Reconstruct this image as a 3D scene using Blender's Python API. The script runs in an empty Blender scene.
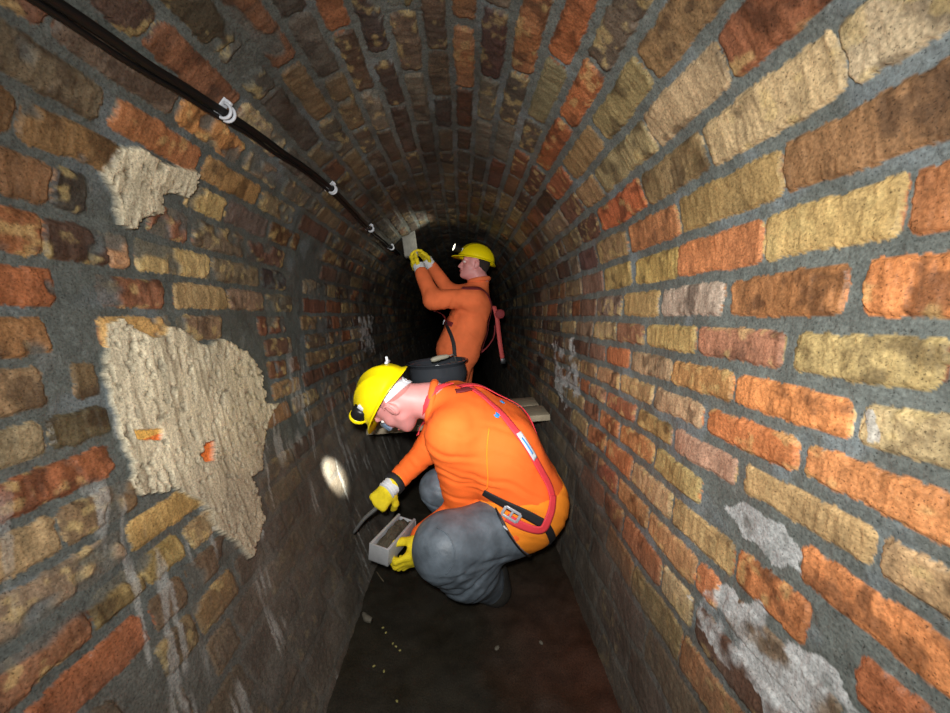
import bpy, math, random
import numpy as np
from mathutils import Vector, Matrix
random.seed(7); RNG = np.random.default_rng(11)
SC = bpy.context.scene
COL = SC.collection
EYE = 1.15                      # eye height above the silt
FPX = 343.0                     # focal length in pixels of the 950 x 713 frame
# ------------------------------------------------------------------ camera
cam = bpy.data.cameras.new('camera'); cam.sensor_width = 36; cam.lens = FPX/950*36
cam.clip_start = .02; cam.clip_end = 60
CAM = bpy.data.objects.new('camera', cam); COL.objects.link(CAM)
CAM.location = (0, 0, EYE)
CAM.rotation_euler = (math.radians(90-6.73), 0, math.radians(-2.17))
SC.camera = CAM
ROT = np.array(CAM.rotation_euler.to_matrix())
O = np.array([0, 0, EYE])
def ray(x, y):
    d = ROT @ np.array([(x-475)/FPX, -(y-356.5)/FPX, -1.0])
    return d/d[1]
def at(x, y, D):
    "point of the photo's pixel at a distance D down the tunnel"
    return O + ray(x, y)*D
def V3(X, H, D): return np.array([X, D, EYE+H])
# ------------------------------------------------------------------ noise
def _h(ix, iy, iz, seed):
    n = (ix*374761393 + iy*668265263 + iz*2147483647 + seed*1274126177) & 0xffffffff
    n = ((n ^ (n >> 13))*1274126177) & 0xffffffff
    n = ((n ^ (n >> 16))*2246822519) & 0xffffffff
    return ((n ^ (n >> 15)) & 0xffff)/65535.0
def noise(p, seed=0):
    i = np.floor(p).astype(np.int64); f = p-i; f = f*f*(3-2*f)
    x, y, z = i[..., 0], i[..., 1], i[..., 2]; fx, fy, fz = f[..., 0], f[..., 1], f[..., 2]
    def L(dz):
        a = _h(x, y, z+dz, seed)*(1-fx)+_h(x+1, y, z+dz, seed)*fx
        b = _h(x, y+1, z+dz, seed)*(1-fx)+_h(x+1, y+1, z+dz, seed)*fx
        return a*(1-fy)+b*fy
    return L(0)*(1-fz)+L(1)*fz
def fbm(p, o=3, seed=0):
    a, t, w = 0, 0, 1.0
    for k in range(o):
        a = a+noise(p*(2.03**k), seed+k*17)*w; t += w; w *= .5
    return a/t
def lin(c):
    c = np.asarray(c, float)/255
    return np.where(c <= .04045, c/12.92, ((c+.055)/1.055)**2.4)
def sstep(a, b, x):
    t = np.clip((x-a)/(b-a), 0, 1); return t*t*(3-2*t)
# ------------------------------------------------------------------ objects
LOC = {}
def mk(name, V, F, mat, parent=None, loc=None, smooth=True, col=None):
    V = np.asarray(V, float)
    me = bpy.data.meshes.new(name)
    if parent is not None: base = LOC[parent.name]
    elif loc is not None: base = np.asarray(loc, float)
    else: base = np.array([(V[:, 0].min()+V[:, 0].max())/2, (V[:, 1].min()+V[:, 1].max())/2, V[:, 2].min()])
    W = (V-base).astype(np.float32)
    if isinstance(F, np.ndarray):
        n, k = F.shape
        me.vertices.add(len(W)); me.vertices.foreach_set('co', W.ravel())
        me.loops.add(n*k); me.loops.foreach_set('vertex_index', F.astype(np.int32).ravel())
        me.polygons.add(n); me.polygons.foreach_set('loop_start', np.arange(0, n*k, k, dtype=np.int32))
        me.update(calc_edges=True)
    else:
        me.from_pydata([tuple(v) for v in W], [], [tuple(f) for f in F]); me.update()
    if smooth: me.polygons.foreach_set('use_smooth', np.ones(len(me.polygons), bool))
    if col is not None:
        a = me.color_attributes.new('Col', 'FLOAT_COLOR', 'POINT')
        c = np.ones((len(W), 4), np.float32); c[:, :col.shape[1]] = col
        a.data.foreach_set('color', c.ravel())
    if mat: me.materials.append(mat)
    o = bpy.data.objects.new(name, me); COL.objects.link(o)
    if parent is not None: o.parent = parent; LOC[o.name] = base
    else: o.location = base; LOC[o.name] = base
    return o
def empty(name, loc):
    o = bpy.data.objects.new(name, None); COL.objects.link(o); o.location = loc; LOC[o.name] = np.asarray(loc, float)
    o.empty_display_size = .05
    return o
def tag(o, label=None, cat=None, group=None, kind=None):
    if label: o['label'] = label
    if cat: o['category'] = cat
    if group: o['group'] = group
    if kind: o['kind'] = kind
    return o
# ------------------------------------------------------------------ materials
def mat(name, col, rough=.6, metal=0, spec=.5, bump=0, bscale=60, var=.0, vscale=12, emit=None, coat=0):
    m = bpy.data.materials.new(name); m.use_nodes = True
    nt = m.node_tree; b = nt.nodes['Principled BSDF']
    c = tuple(lin(col))+(1,)
    b.inputs['Base Color'].default_value = c
    b.inputs['Roughness'].default_value = rough; b.inputs['Metallic'].default_value = metal
    b.inputs['Specular IOR Level'].default_value = spec; b.inputs['Coat Weight'].default_value = coat
    tc = nt.nodes.new('ShaderNodeTexCoord')
    if var:
        n = nt.nodes.new('ShaderNodeTexNoise'); n.inputs['Scale'].default_value = vscale; n.inputs['Detail'].default_value = 5
        nt.links.new(tc.outputs['Object'], n.inputs['Vector'])
        r = nt.nodes.new('ShaderNodeValToRGB')
        lo = tuple(x*(1-var) for x in c[:3])+(1,); hi = tuple(min(1, x*(1+var)) for x in c[:3])+(1,)
        r.color_ramp.elements[0].position = .3; r.color_ramp.elements[1].position = .7
        r.color_ramp.elements[0].color = lo; r.color_ramp.elements[1].color = hi
        nt.links.new(n.outputs['Fac'], r.inputs['Fac']); nt.links.new(r.outputs['Color'], b.inputs['Base Color'])
    if bump:
        n2 = nt.nodes.new('ShaderNodeTexNoise'); n2.inputs['Scale'].default_value = bscale; n2.inputs['Detail'].default_value = 6
        nt.links.new(tc.outputs['Object'], n2.inputs['Vector'])
        bp = nt.nodes.new('ShaderNodeBump'); bp.inputs['Strength'].default_value = bump; bp.inputs['Distance'].default_value = .01
        nt.links.new(n2.outputs['Fac'], bp.inputs['Height']); nt.links.new(bp.outputs['Normal'], b.inputs['Normal'])
    if emit:
        b.inputs['Emission Color'].default_value = tuple(lin(emit[0]))+(1,); b.inputs['Emission Strength'].default_value = emit[1]
    return m
# ------------------------------------------------------------------ shape helpers
def norm(v): v = np.asarray(v, float); return v/np.linalg.norm(v)
def frames(P):
    P = np.asarray(P, float); n = len(P)
    T = np.gradient(P, axis=0); T /= np.linalg.norm(T, axis=1)[:, None]
    up = np.array([0, 0, 1.]) if abs(T[0][2]) < .9 else np.array([1., 0, 0])
    N = np.zeros_like(P); N[0] = norm(up-T[0]*np.dot(up, T[0]))
    for i in range(1, n): N[i] = norm(N[i-1]-T[i]*np.dot(N[i-1], T[i]))
    return T, N, np.cross(T, N)
def spline(P, n=40):
    P = np.asarray(P, float)
    if len(P) == 2: return P[0]+(P[1]-P[0])*np.linspace(0, 1, n)[:, None]
    Q = np.vstack([2*P[0]-P[1], P, 2*P[-1]-P[-2]]); out = []
    m = len(P)-1
    for t in np.linspace(0, m-1e-9, n):
        i = int(t); f = t-i; a, b, c, d = Q[i:i+4]
        out.append(.5*((2*b)+(c-a)*f+(2*a-5*b+4*c-d)*f*f+(3*b-a-3*c+d)*f**3))
    return np.array(out)
def tube(P, r, seg=12):
    P = np.asarray(P, float); n = len(P); r = np.broadcast_to(r, n)
    T, N, B = frames(P); a = np.linspace(0, 2*math.pi, seg, endpoint=False)
    V = (P[:, None]+(N[:, None]*np.cos(a)[None, :, None]+B[:, None]*np.sin(a)[None, :, None])*r[:, None, None]).reshape(-1, 3)
    F = [(i*seg+j, i*seg+(j+1) % seg, (i+1)*seg+(j+1) % seg, (i+1)*seg+j) for i in range(n-1) for j in range(seg)]
    F += [tuple(range(seg))[::-1], tuple((n-1)*seg+j for j in range(seg))]
    return V, F
def lathe(prof, seg=48):
    V, F = [], []; n = len(prof)
    for r, z in prof:
        for j in range(seg):
            a = 2*math.pi*j/seg; V.append((r*math.cos(a), r*math.sin(a), z))
    for i in range(n-1):
        for j in range(seg): F.append((i*seg+j, i*seg+(j+1) % seg, (i+1)*seg+(j+1) % seg, (i+1)*seg+j))
    return np.array(V), F
def bbox(sx, sy, sz, b=.003, seg=2):
    "bevelled box centred on the origin"
    import bmesh
    bm = bmesh.new(); bmesh.ops.create_cube(bm, size=1)
    for v in bm.verts: v.co.x *= sx; v.co.y *= sy; v.co.z *= sz
    if b: bmesh.ops.bevel(bm, geom=bm.edges[:], offset=b, segments=seg, affect='EDGES', profile=.5)
    V = np.array([v.co[:] for v in bm.verts]); F = [[v.index for v in f.verts] for f in bm.faces]
    bm.free(); return V, F
def merge(*parts):
    V, F, k = [], [], 0
    for v, f in parts:
        V.append(np.asarray(v, float)); F += [tuple(i+k for i in q) for q in f]; k += len(v)
    return np.vstack(V), F
def basis(x, y, z): return np.stack([norm(x), norm(y), norm(z)], 1)
def xf(V, R, t): return np.asarray(V) @ np.asarray(R).T + np.asarray(t)
# ------------------------------------------------------------------ signed-distance bodies
class Cap:
    def __init__(s, a, b, ra, rb=None, k=.03):
        s.a = np.asarray(a, float); s.b = np.asarray(b, float); s.ra = ra; s.rb = ra if rb is None else rb; s.k = k
    def box(s):
        r = max(s.ra, s.rb); return np.minimum(s.a, s.b)-r, np.maximum(s.a, s.b)+r
    def d(s, P):
        ba = s.b-s.a; t = np.clip(((P-s.a) @ ba)/max(ba @ ba, 1e-9), 0, 1)
        return np.linalg.norm(P-(s.a+t[..., None]*ba), axis=-1)-(s.ra+t*(s.rb-s.ra))
    def grow(s, g): return Cap(s.a, s.b, max(s.ra+g, .008), max(s.rb+g, .008), s.k)
class Ell:
    def __init__(s, c, r, R=None, k=.03):
        s.c = np.asarray(c, float); s.r = np.asarray(r, float); s.R = np.eye(3) if R is None else np.asarray(R); s.k = k
    def box(s):
        m = np.abs(s.R) @ s.r; return s.c-m, s.c+m
    def d(s, P):
        q = (P-s.c) @ s.R; k0 = np.linalg.norm(q/s.r, axis=-1); k1 = np.linalg.norm(q/(s.r**2), axis=-1)
        return np.where(k1 > 1e-6, k0*(k0-1)/np.maximum(k1, 1e-6), -s.r.min())
    def grow(s, g): return Ell(s.c, np.maximum(s.r+g, .01), s.R, s.k)
def smin(a, b, k):
    h = np.maximum(k-np.abs(a-b), 0)/k; return np.minimum(a, b)-h*h*k*.25
def sdf(prims, P):
    d = None
    for p in prims:
        e = p.d(P); d = e if d is None else smin(d, e, p.k)
    return d
def nets(prims, h, cut=None, M=.06):
    "surface of a smooth union of prims (naive surface nets)"
    lo = np.min([p.box()[0] for p in prims], 0)-2*h-.01; hi = np.max([p.box()[1] for p in prims], 0)+2*h+.01
    n = np.ceil((hi-lo)/h).astype(int)+1
    ax = [lo[i]+h*np.arange(n[i]) for i in range(3)]
    Fv = np.full(n, M)
    for p in prims:
        a, b = p.box(); i0 = np.clip(((a-M-lo)/h).astype(int), 0, n); i1 = np.clip(((b+M-lo)/h).astype(int)+2, 0, n)
        sl = tuple(slice(i0[i], i1[i]) for i in range(3))
        P = np.stack(np.meshgrid(*[ax[i][sl[i]] for i in range(3)], indexing='ij'), -1)
        Fv[sl] = smin(Fv[sl], p.d(P), p.k)
    if cut is not None:
        P = np.stack(np.meshgrid(*ax, indexing='ij'), -1); Fv = np.maximum(Fv, cut(P))
    S = Fv < 0
    c = n-1; acc = np.zeros((*c, 3)); cnt = np.zeros(c)
    cs = [(i, j, k) for i in (0, 1) for j in (0, 1) for k in (0, 1)]
    def g(A, o): return A[o[0]:o[0]+c[0], o[1]:o[1]+c[1], o[2]:o[2]+c[2]]
    for o in cs:
        for axn in range(3):
            if o[axn]: continue
            q = list(o); q[axn] = 1
            fa, fb = g(Fv, o), g(Fv, q); m = (fa < 0) != (fb < 0)
            t = np.where(m, fa/np.where(m, fa-fb, 1), 0)
            pos = np.zeros((*c, 3)); pos[...] = o; pos[..., axn] = t
            acc += pos*m[..., None]; cnt += m
    act = cnt > 0; idx = -np.ones(c, int); idx[act] = np.arange(act.sum())
    ci = np.argwhere(act); V = lo+h*(ci+acc[act]/cnt[act][:, None])
    Fs = []
    for axn in range(3):
        u, v = (axn+1) % 3, (axn+2) % 3
        sl0 = [slice(1, -1)]*3; sl0[axn] = slice(0, -1); sl1 = list(sl0); sl1[axn] = slice(1, None)
        a, b = S[tuple(sl0)], S[tuple(sl1)]
        e = np.argwhere(a != b); 
        if not len(e): continue
        fl = a[tuple(e.T)]
        e = e.copy(); e[:, u] += 1; e[:, v] += 1
        def cell(du, dv):
            q = e.copy(); q[:, u] += du; q[:, v] += dv; return idx[tuple(q.T)]
        quad = np.stack([cell(-1, -1), cell(0, -1), cell(0, 0), cell(-1, 0)], 1)
        quad[~fl] = quad[~fl][:, ::-1]
        Fs.append(quad)
    F = np.vstack(Fs); F = F[(F >= 0).all(1)]
    return V, F
def grad(prims, P, e=.004):
    g = np.stack([sdf(prims, P+np.eye(3)[i]*e)-sdf(prims, P-np.eye(3)[i]*e) for i in range(3)], -1)
    return g/np.maximum(np.linalg.norm(g, axis=-1), 1e-9)[..., None]
def relax(V, F, it=1):
    for _ in range(it):
        A = np.zeros_like(V); C = np.zeros(len(V))
        for a, b in ((0, 1), (1, 2), (2, 3), (3, 0)):
            np.add.at(A, F[:, a], V[F[:, b]]); np.add.at(A, F[:, b], V[F[:, a]])
            np.add.at(C, F[:, a], 1); np.add.at(C, F[:, b], 1)
        V = V*.5+.5*A/np.maximum(C, 1)[:, None]
    return V
def cast(prims, x, y, d0=.3, d1=4, off=0):
    "where the photo's pixel meets a body"
    r = ray(x, y); L = np.linalg.norm(r); u = r/L; t = d0*L
    best = (9, None)
    for _ in range(300):
        p = O+u*t; d = float(sdf(prims, p[None])[0])-off
        if abs(d) < best[0]: best = (abs(d), p)
        if d < .0006: return p
        t += max(d*.7, .0008)
        if t > d1*L: break
    return best[1]
def snap(prims, P, off, it=6):
    P = np.array(P, float)
    for _ in range(it):
        d = sdf(prims, P)-off; P = P-grad(prims, P)*d[:, None]
    return P
def ribbon(prims, pts, w, off=.008, th=.003, n=40, across=5):
    "webbing laid over a body: centre line points, then every rib is settled on the surface"
    C = spline(pts, n); C = snap(prims, C, off)
    for _ in range(3): C[1:-1] = .25*C[:-2]+.5*C[1:-1]+.25*C[2:]
    N = grad(prims, C); T = np.gradient(C, axis=0); T /= np.linalg.norm(T, axis=1)[:, None]
    S = np.cross(T, N); S /= np.linalg.norm(S, axis=1)[:, None]
    rows = []
    for q in np.linspace(-.5, .5, across):
        R = C+S*w*q; d = sdf(prims, R); R = R+N*np.maximum(off*.7-d, 0)[:, None]; rows.append(R)
    A = np.stack(rows, 1); B = A-N[:, None]*th
    k = across; V = np.concatenate([A, B], 1).reshape(-1, 3); K = 2*k; F = []
    for i in range(n-1):
        for j in range(k-1):
            F.append((i*K+j, i*K+j+1, (i+1)*K+j+1, (i+1)*K+j)); F.append((i*K+k+j, (i+1)*K+k+j, (i+1)*K+k+j+1, i*K+k+j+1))
        F.append((i*K, (i+1)*K, (i+1)*K+k, i*K+k)); F.append((i*K+k-1, i*K+2*k-1, (i+1)*K+2*k-1, (i+1)*K+k-1))
    for i in (0, n-1): F.append(tuple(i*K+j for j in range(k))+tuple(i*K+k+j for j in range(k))[::-1])
    return V, F, C, N
# ================================================================== the tunnel lining
cx, ch, RR = -.08, .08, .63
def _bez(a, b, c, n=80): 
    t = np.linspace(0, 1, n)[:, None]; return (1-t)**2*np.array(a)+2*t*(1-t)*np.array(b)+t*t*np.array(c)
rs = _bez((.43, -1.24), (.55, -.62), (.55, .08))
ls = _bez((-.71, .08), (-.71, -.58), (-.33, -1.24))
aa = np.linspace(0, math.pi, 160)[1:-1]
arc = np.stack([cx+RR*np.cos(aa), ch+RR*np.sin(aa)], 1)
prof = np.vstack([rs, arc, ls])                      # right foot -> crown -> left foot (X, H)
pth = np.unwrap(np.arctan2(prof[:, 1], prof[:, 0]))
prs = np.hypot(prof[:, 0], prof[:, 1])
psl = np.concatenate([[0], np.cumsum(np.hypot(*np.diff(prof, axis=0).T))])
def th2s(t): return np.interp(np.radians(t), pth, psl)
def wallpt(x, y, off=0):
    "point of the lining behind a pixel, lifted off it by off"
    d = ray(x, y); t = math.atan2(d[2], d[0]); t = t if t > -math.pi/2 else t+2*math.pi
    r = np.interp(t, pth, prs); D = (r-off)/math.hypot(d[0], d[2])
    return O+d*D
def wall_sD(x, y):
    d = ray(x, y); t = math.atan2(d[2], d[0]); t = t if t > -math.pi/2 else t+2*math.pi
    r = np.interp(t, pth, prs); return np.interp(t, pth, psl), r/math.hypot(d[0], d[2])
# courses: angle about the eye line, axis the joints were measured along, bricks (joint, joint, colour)
g1 = (120, 75, 50); dk = (85, 62, 48)
K = [
(-71, 'x', []), (-67.5, 'x', []),
(-64, 'x', [(630, 680, (95, 65, 50)), (600, 628, (85, 60, 50))]),
(-60.5, 'x', [(646, 702, (140, 110, 65)), (612, 644, (110, 80, 65)), (592, 610, (95, 65, 50))]),
(-56.5, 'x', [(682, 748, (185, 112, 50)), (635, 680, (150, 125, 65)), (607, 634, (165, 115, 60))]),
(-52.2, 'x', [(664, 692, (200, 170, 115)), (624, 662, (170, 100, 60)), (605, 622, (140, 90, 60))]),
(-47.6, 'x', [(699, 718, (215, 115, 60)), (651, 697, (195, 135, 80)), (619, 649, (185, 130, 75)), (598, 617, (165, 85, 60))]),
(-42, 'x', [(858, 940, (190, 95, 50)), (738, 806, (195, 105, 48)), (675, 734, (205, 165, 98)), (634, 672, (190, 150, 100)), (607, 632, (190, 105, 55)), (590, 605, (170, 95, 55))]),
(-35.8, 'x', [(799, 970, (224, 122, 52)), (656, 703, (185, 155, 85)), (622, 653, (195, 120, 60)), (601, 620, (195, 110, 60)), (585, 599, (150, 90, 60))]),
(-29.5, 'x', [(884, 1000, (208, 162, 105)), (746, 874, (200, 158, 95)), (677, 737, (192, 140, 110)), (639, 673, (185, 145, 75)), (607, 636, (165, 90, 60)), (591, 605, (165, 115, 80))]),
(-22.6, 'x', [(808, 985, (222, 128, 58)), (711, 798, (212, 108, 45)), (656, 706, (195, 155, 110)), (622, 653, (180, 140, 85)), (599, 620, (175, 125, 80)), (581, 597, (150, 110, 70))]),
(-14.8, 'x', [(866, 990, (210, 180, 118)), (739, 855, (232, 128, 50)), (674, 735, (188, 128, 62)), (631, 672, (190, 155, 110)), (607, 629, (185, 95, 50)), (590, 605, (130, 90, 70))]),
(-5.9, 'x', [(796, 946, (190, 160, 90)), (701, 783, (182, 112, 80)), (648, 697, (195, 158, 82)), (619, 645, (150, 95, 65)), (595, 617, (175, 145, 95)), (577, 593, (150, 120, 90))]),
(3.3, 'x', [(867, 990, (220, 118, 46)), (732, 849, (172, 104, 50)), (663, 725, (192, 168, 142)), (626, 660, (182, 145, 80)), (598, 623, (140, 115, 95)), (581, 596, (120, 80, 60))]),
(14.1, 'x', [(914, 1000, (188, 105, 50)), (767, 905, (205, 165, 88)), (681, 764, (205, 112, 55)), (637, 681, (205, 168, 78)), (605, 633, (180, 148, 75)), (583, 603, (140, 100, 80))]),
(24, 'x', [(786, 990, (158, 108, 62)), (683, 783, (170, 135, 72)), (631, 680, (192, 115, 62)), (599, 628, (160, 125, 80)), (580, 596, (110, 75, 70))]),
(34, 'x', [(846, 985, (196, 172, 128)), (708, 841, (205, 172, 116)), (646, 704, (150, 122, 75)), (601, 644, (200, 85, 40)), (582, 598, (110, 70, 55))]),
(43.7, 'x', [(728, 850, (150, 80, 48)), (652, 725, (192, 160, 112)), (601, 650, (165, 145, 92)), (583, 599, (160, 120, 75)), (566, 581, (130, 80, 60))]),
(53.2, 'x', [(648, 730, (150, 112, 66)), (600, 645, (152, 132, 78)), (570, 597, (160, 125, 75)), (553, 568, (165, 80, 45))]),
(61.6, 'y', [(-40, 61, (105, 90, 72)), (66, 119, (188, 96, 48)), (123, 166, (175, 85, 42)), (170, 192, (120, 70, 50))]),
(68.7, 'y', [(-40, 60, (175, 88, 45)), (64, 119, (130, 120, 80)), (123, 150, (95, 85, 70)), (153, 176, (125, 70, 45))]),
(76.4, 'y', [(-40, 69, (160, 92, 48)), (73, 121, (95, 84, 68)), (124, 158, (112, 105, 85)), (160, 185, (125, 65, 45))]),
(83.2, 'y', [(-40, 4, (130, 112, 90)), (8, 76, (92, 55, 52)), (79, 117, (112, 106, 86)), (121, 155, (135, 125, 102)), (158, 180, (85, 70, 55))]),
(89.1, 'y', [(-30, 18, (160, 95, 45)), (27, 87, (186, 112, 60)), (90, 126, (100, 60, 45)), (130, 148, (85, 62, 46)), (151, 170, (95, 85, 70))]),
(95, 'y', [(-30, 47, (112, 82, 60)), (51, 95, (115, 92, 65)), (98, 126, (75, 68, 62)), (130, 150, (115, 95, 70))]),
(101, 'y', [(-40, 4, (130, 110, 60)), (12, 69, (120, 95, 72)), (74, 120, (125, 114, 92)), (123, 150, (88, 72, 56))]),
(107.2, 'y', [(-20, 50, (78, 64, 58)), (62, 103, (80, 62, 52)), (106, 150, (84, 72, 62))]),
(112.6, 'y', [(-30, 27, (165, 90, 50)), (31, 88, (100, 78, 60)), (91, 126, (130, 118, 97)), (129, 160, (98, 82, 66))]),
(118.5, 'y', [(-50, 12, (80, 70, 60)), (15, 73, (108, 97, 82)), (76, 125, (128, 105, 72)), (128, 150, (98, 88, 72))]),
(124.7, 'y', [(-50, 62, (150, 86, 50)), (67, 116, (150, 115, 72)), (119, 150, (108, 97, 77))]),
(131, 'y', [(-30, 44, (80, 66, 42)), (47, 90, (98, 92, 78)), (93, 145, (94, 84, 72))]),
(137.7, 'x', [(-20, 145, (95, 72, 60)), (150, 231, (140, 82, 52)), (237, 280, (170, 148, 114)), (284, 322, (112, 102, 86))]),
(143.6, 'x', [(-30, 46, (140, 90, 66)), (55, 173, (128, 106, 85)), (179, 241, (208, 132, 58)), (247, 279, (148, 125, 98)), (282, 318, (118, 106, 86))]),
(149.7, 'x', [(-20, 99, (128, 110, 80)), (111, 199, (192, 110, 58)), (205, 256, (180, 132, 70)), (259, 292, (152, 132, 92)), (300, 326, (110, 75, 60))]),
(156, 'x', [(17, 115, (155, 112, 62)), (-60, 10, (140, 100, 60)), (187, 224, (205, 170, 98)), (227, 266, (120, 103, 92)), (269, 298, (125, 82, 46)), (318, 335, (150, 100, 55))]),
(162.5, 'x', [(-40, 48, (155, 106, 66)), (51, 112, (80, 74, 62)), (148, 186, (165, 100, 70)), (192, 244, (132, 112, 86)), (247, 283, (132, 92, 76)), (320, 336, (140, 100, 80))]),
(169.4, 'x', [(-40, 40, (165, 90, 45)), (42, 104, (90, 62, 48)), (105, 127, (205, 142, 92)), (134, 208, (210, 174, 102)), (210, 258, (152, 132, 96)), (262, 285, (84, 78, 76)), (302, 316, (172, 150, 112))]),
(176, 'x', [(-40, 53, (180, 90, 45)), (97, 160, (155, 90, 60)), (171, 225, (195, 158, 97)), (227, 263, (168, 132, 102)), (266, 290, (122, 112, 88)), (303, 325, (120, 65, 48))]),
(182.7, 'x', [(-40, 46, (170, 112, 60)), (97, 170, (222, 165, 80)), (176, 220, (162, 126, 92)), (258, 283, (135, 76, 56)), (300, 322, (150, 115, 75))]),
(189.5, 'x', [(-40, 42, (165, 128, 84)), (70, 95, (125, 98, 60)), (265, 290, (120, 80, 60)), (305, 328, (120, 90, 60))]),
(195.9, 'x', [(-40, 43, (170, 148, 104)), (50, 105, (105, 92, 62)), (268, 300, (130, 80, 55)), (306, 328, (140, 105, 65))]),
(201.8, 'x', [(-40, 108, (172, 86, 45)), (272, 298, (160, 120, 75)), (303, 322, (120, 75, 55))]),
(207.6, 'x', [(-40, 55, (195, 158, 102)), (60, 130, (135, 103, 66)), (262, 288, (165, 115, 70)), (292, 318, (140, 115, 80)), (322, 340, (120, 95, 70))]),
(213.6, 'x', [(-40, 121, (158, 130, 98)), (128, 203, (208, 162, 80)), (205, 232, (150, 115, 80)), (305, 325, (135, 110, 78))]),
(218.8, 'x', [(-40, 87, (158, 97, 62)), (91, 142, (145, 118, 62)), (144, 182, (172, 142, 72)), (187, 216, (168, 136, 86)), (220, 255, (110, 85, 62))]),
(223.6, 'x', [(27, 141, (172, 86, 46)), (150, 182, (120, 92, 62)), (188, 240, (118, 92, 66))]),
(228.8, 'x', [(20, 120, (95, 80, 60)), (160, 193, (152, 122, 72)), (197, 235, (150, 112, 60)), (238, 262, (100, 80, 62))]),
(233.8, 'x', [(140, 186, (95, 80, 62)), (212, 236, (150, 118, 75)), (240, 265, (105, 85, 66))]),
(238.5, 'x', []), (243, 'x', []), (247.5, 'x', []), (252, 'x', []),
]
K = [(a, ax, b) for a, ax, b in K]
angs = np.array([k[0] for k in K], float)
sc_ = th2s(angs)                                     # arc position of every course
nc = len(K)
sb = np.concatenate([[sc_[0]-.04], (sc_[:-1]+sc_[1:])/2, [sc_[-1]+.04]])
PAL = [(150, 95, 55), (165, 135, 85), (140, 115, 80), (165, 85, 45), (120, 80, 60), (175, 145, 85), (110, 92, 75), (150, 125, 95), (100, 68, 52)]
rnd = random.Random(5)
INT = []
for i, (a, ax, br) in enumerate(K):
    L = []
    t = math.radians(a); r = np.interp(t, pth, prs)
    for p, q, c in br:
        zz = []
        for e in (p, q):
            # the pixel of the course's direction with that coordinate
            # direction (cos t, 1, sin t): find distance so that the projection has x (or y) = e
            lo_, hi_ = .2, 30
            for _ in range(50):
                m = math.sqrt(lo_*hi_); w = np.array([r*math.cos(t), m, r*math.sin(t)]); cl = ROT.T @ w
                if cl[2] > -1e-3: lo_ = m; continue
                pv = 475+FPX*cl[0]/-cl[2] if ax == 'x' else 356.5-FPX*cl[1]/-cl[2]
                far = (475-13) if ax == 'x' else 316
                if abs(pv-far) > abs(e-far) : lo_ = m
                else: hi_ = m
            zz.append(m)
        L.append((min(zz), max(zz), c))
    L.sort(key=lambda v: v[0])
    low = a < -62 or a > 236
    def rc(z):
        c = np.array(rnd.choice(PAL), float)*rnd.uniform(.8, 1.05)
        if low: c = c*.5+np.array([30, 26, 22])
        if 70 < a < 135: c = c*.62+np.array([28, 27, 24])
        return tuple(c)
    z = L[-1][1]+.016 if L else .3
    while z < 11:
        l = .215 if rnd.random() < .6 else .105
        l *= rnd.uniform(.94, 1.06); L.append((z, z+l, rc(z))); z += l+.014
    z = min(v[0] for v in L)-.016
    while z > -1.3:
        l = .215*rnd.uniform(.94, 1.06); L.append((z-l, z, rc(z))); z -= l+.014
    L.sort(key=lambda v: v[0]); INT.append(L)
# grid down the tunnel
zs = [-1.2]
while zs[-1] < 11:
    z = zs[-1]
    zs.append(z+(.03 if z < .2 else .0019 if z < .5 else .0026 if z < .66 else .0034 if z < 1.0 else .0055 if z < 1.6 else .009 if z < 2.4 else .018 if z < 4 else .05))
ZS = np.array(zs)
NS = int(psl[-1]/.0034); SS = np.linspace(0, psl[-1], NS)
PX = np.interp(SS, psl, prof[:, 0]); PH = np.interp(SS, psl, prof[:, 1])
tx, th_ = np.gradient(PX), np.gradient(PH); ln = np.hypot(tx, th_); nx, nh = -th_/ln, tx/ln   # inward normal
S2, Z2 = np.meshgrid(SS, ZS, indexing='ij')
def n2(fs, fz, o=3, seed=0, base=None):
    A, B = (S2, Z2) if base is None else base
    return fbm(np.stack([A*fs, B*fz, np.zeros_like(A)+seed*3.7], -1), o, seed)
w1 = n2(55, 55, 3, 1)-.5; w2 = n2(55, 55, 3, 2)-.5; w3 = n2(9, 9, 2, 3)-.5; w4 = n2(9, 9, 2, 4)-.5
Sw = S2+w1*.012+w3*.010; Zw = Z2+w2*.012+w4*.008
ci = np.clip(np.searchsorted(sb, Sw)-1, 0, nc-1)
hh = (sb[1:]-sb[:-1])/2; mid = (sb[1:]+sb[:-1])/2
joint = np.where(np.abs(angs-15) < 65, .0136, .0108)  # the right wall has wide repointed joints
dv = hh[ci]-joint[ci]-np.abs(Sw-mid[ci])
du = np.full(S2.shape, -1.); bc = np.zeros((*S2.shape, 3)); bid = np.zeros(S2.shape)
for i in range(nc):
    m = ci == i; z = Zw[m]; A = np.array([v[0] for v in INT[i]]); B = np.array([v[1] for v in INT[i]]); C = np.array([lin(v[2]) for v in INT[i]])
    k = np.clip(np.searchsorted(A, z)-1, 0, len(A)-1)
    k2 = np.clip(k, 0, len(A)-1)
    kn = np.clip(k2+1, 0, len(A)-1); du[m] = np.maximum(np.minimum(z-A[k2], B[k2]-z), np.where(kn > k2, z-A[kn], -1)); bc[m] = C[k2]; bid[m] = k2+i*91
rc_ = .012
qa = np.maximum(rc_-du, 0); qb = np.maximum(rc_-dv, 0)
dd = np.where((qa > 0) & (qb > 0), rc_-np.hypot(qa, qb), np.minimum(du, dv))
mask = sstep(-.0005, .0034, dd+(n2(160, 160, 2, 9)-.5)*.006)
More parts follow.
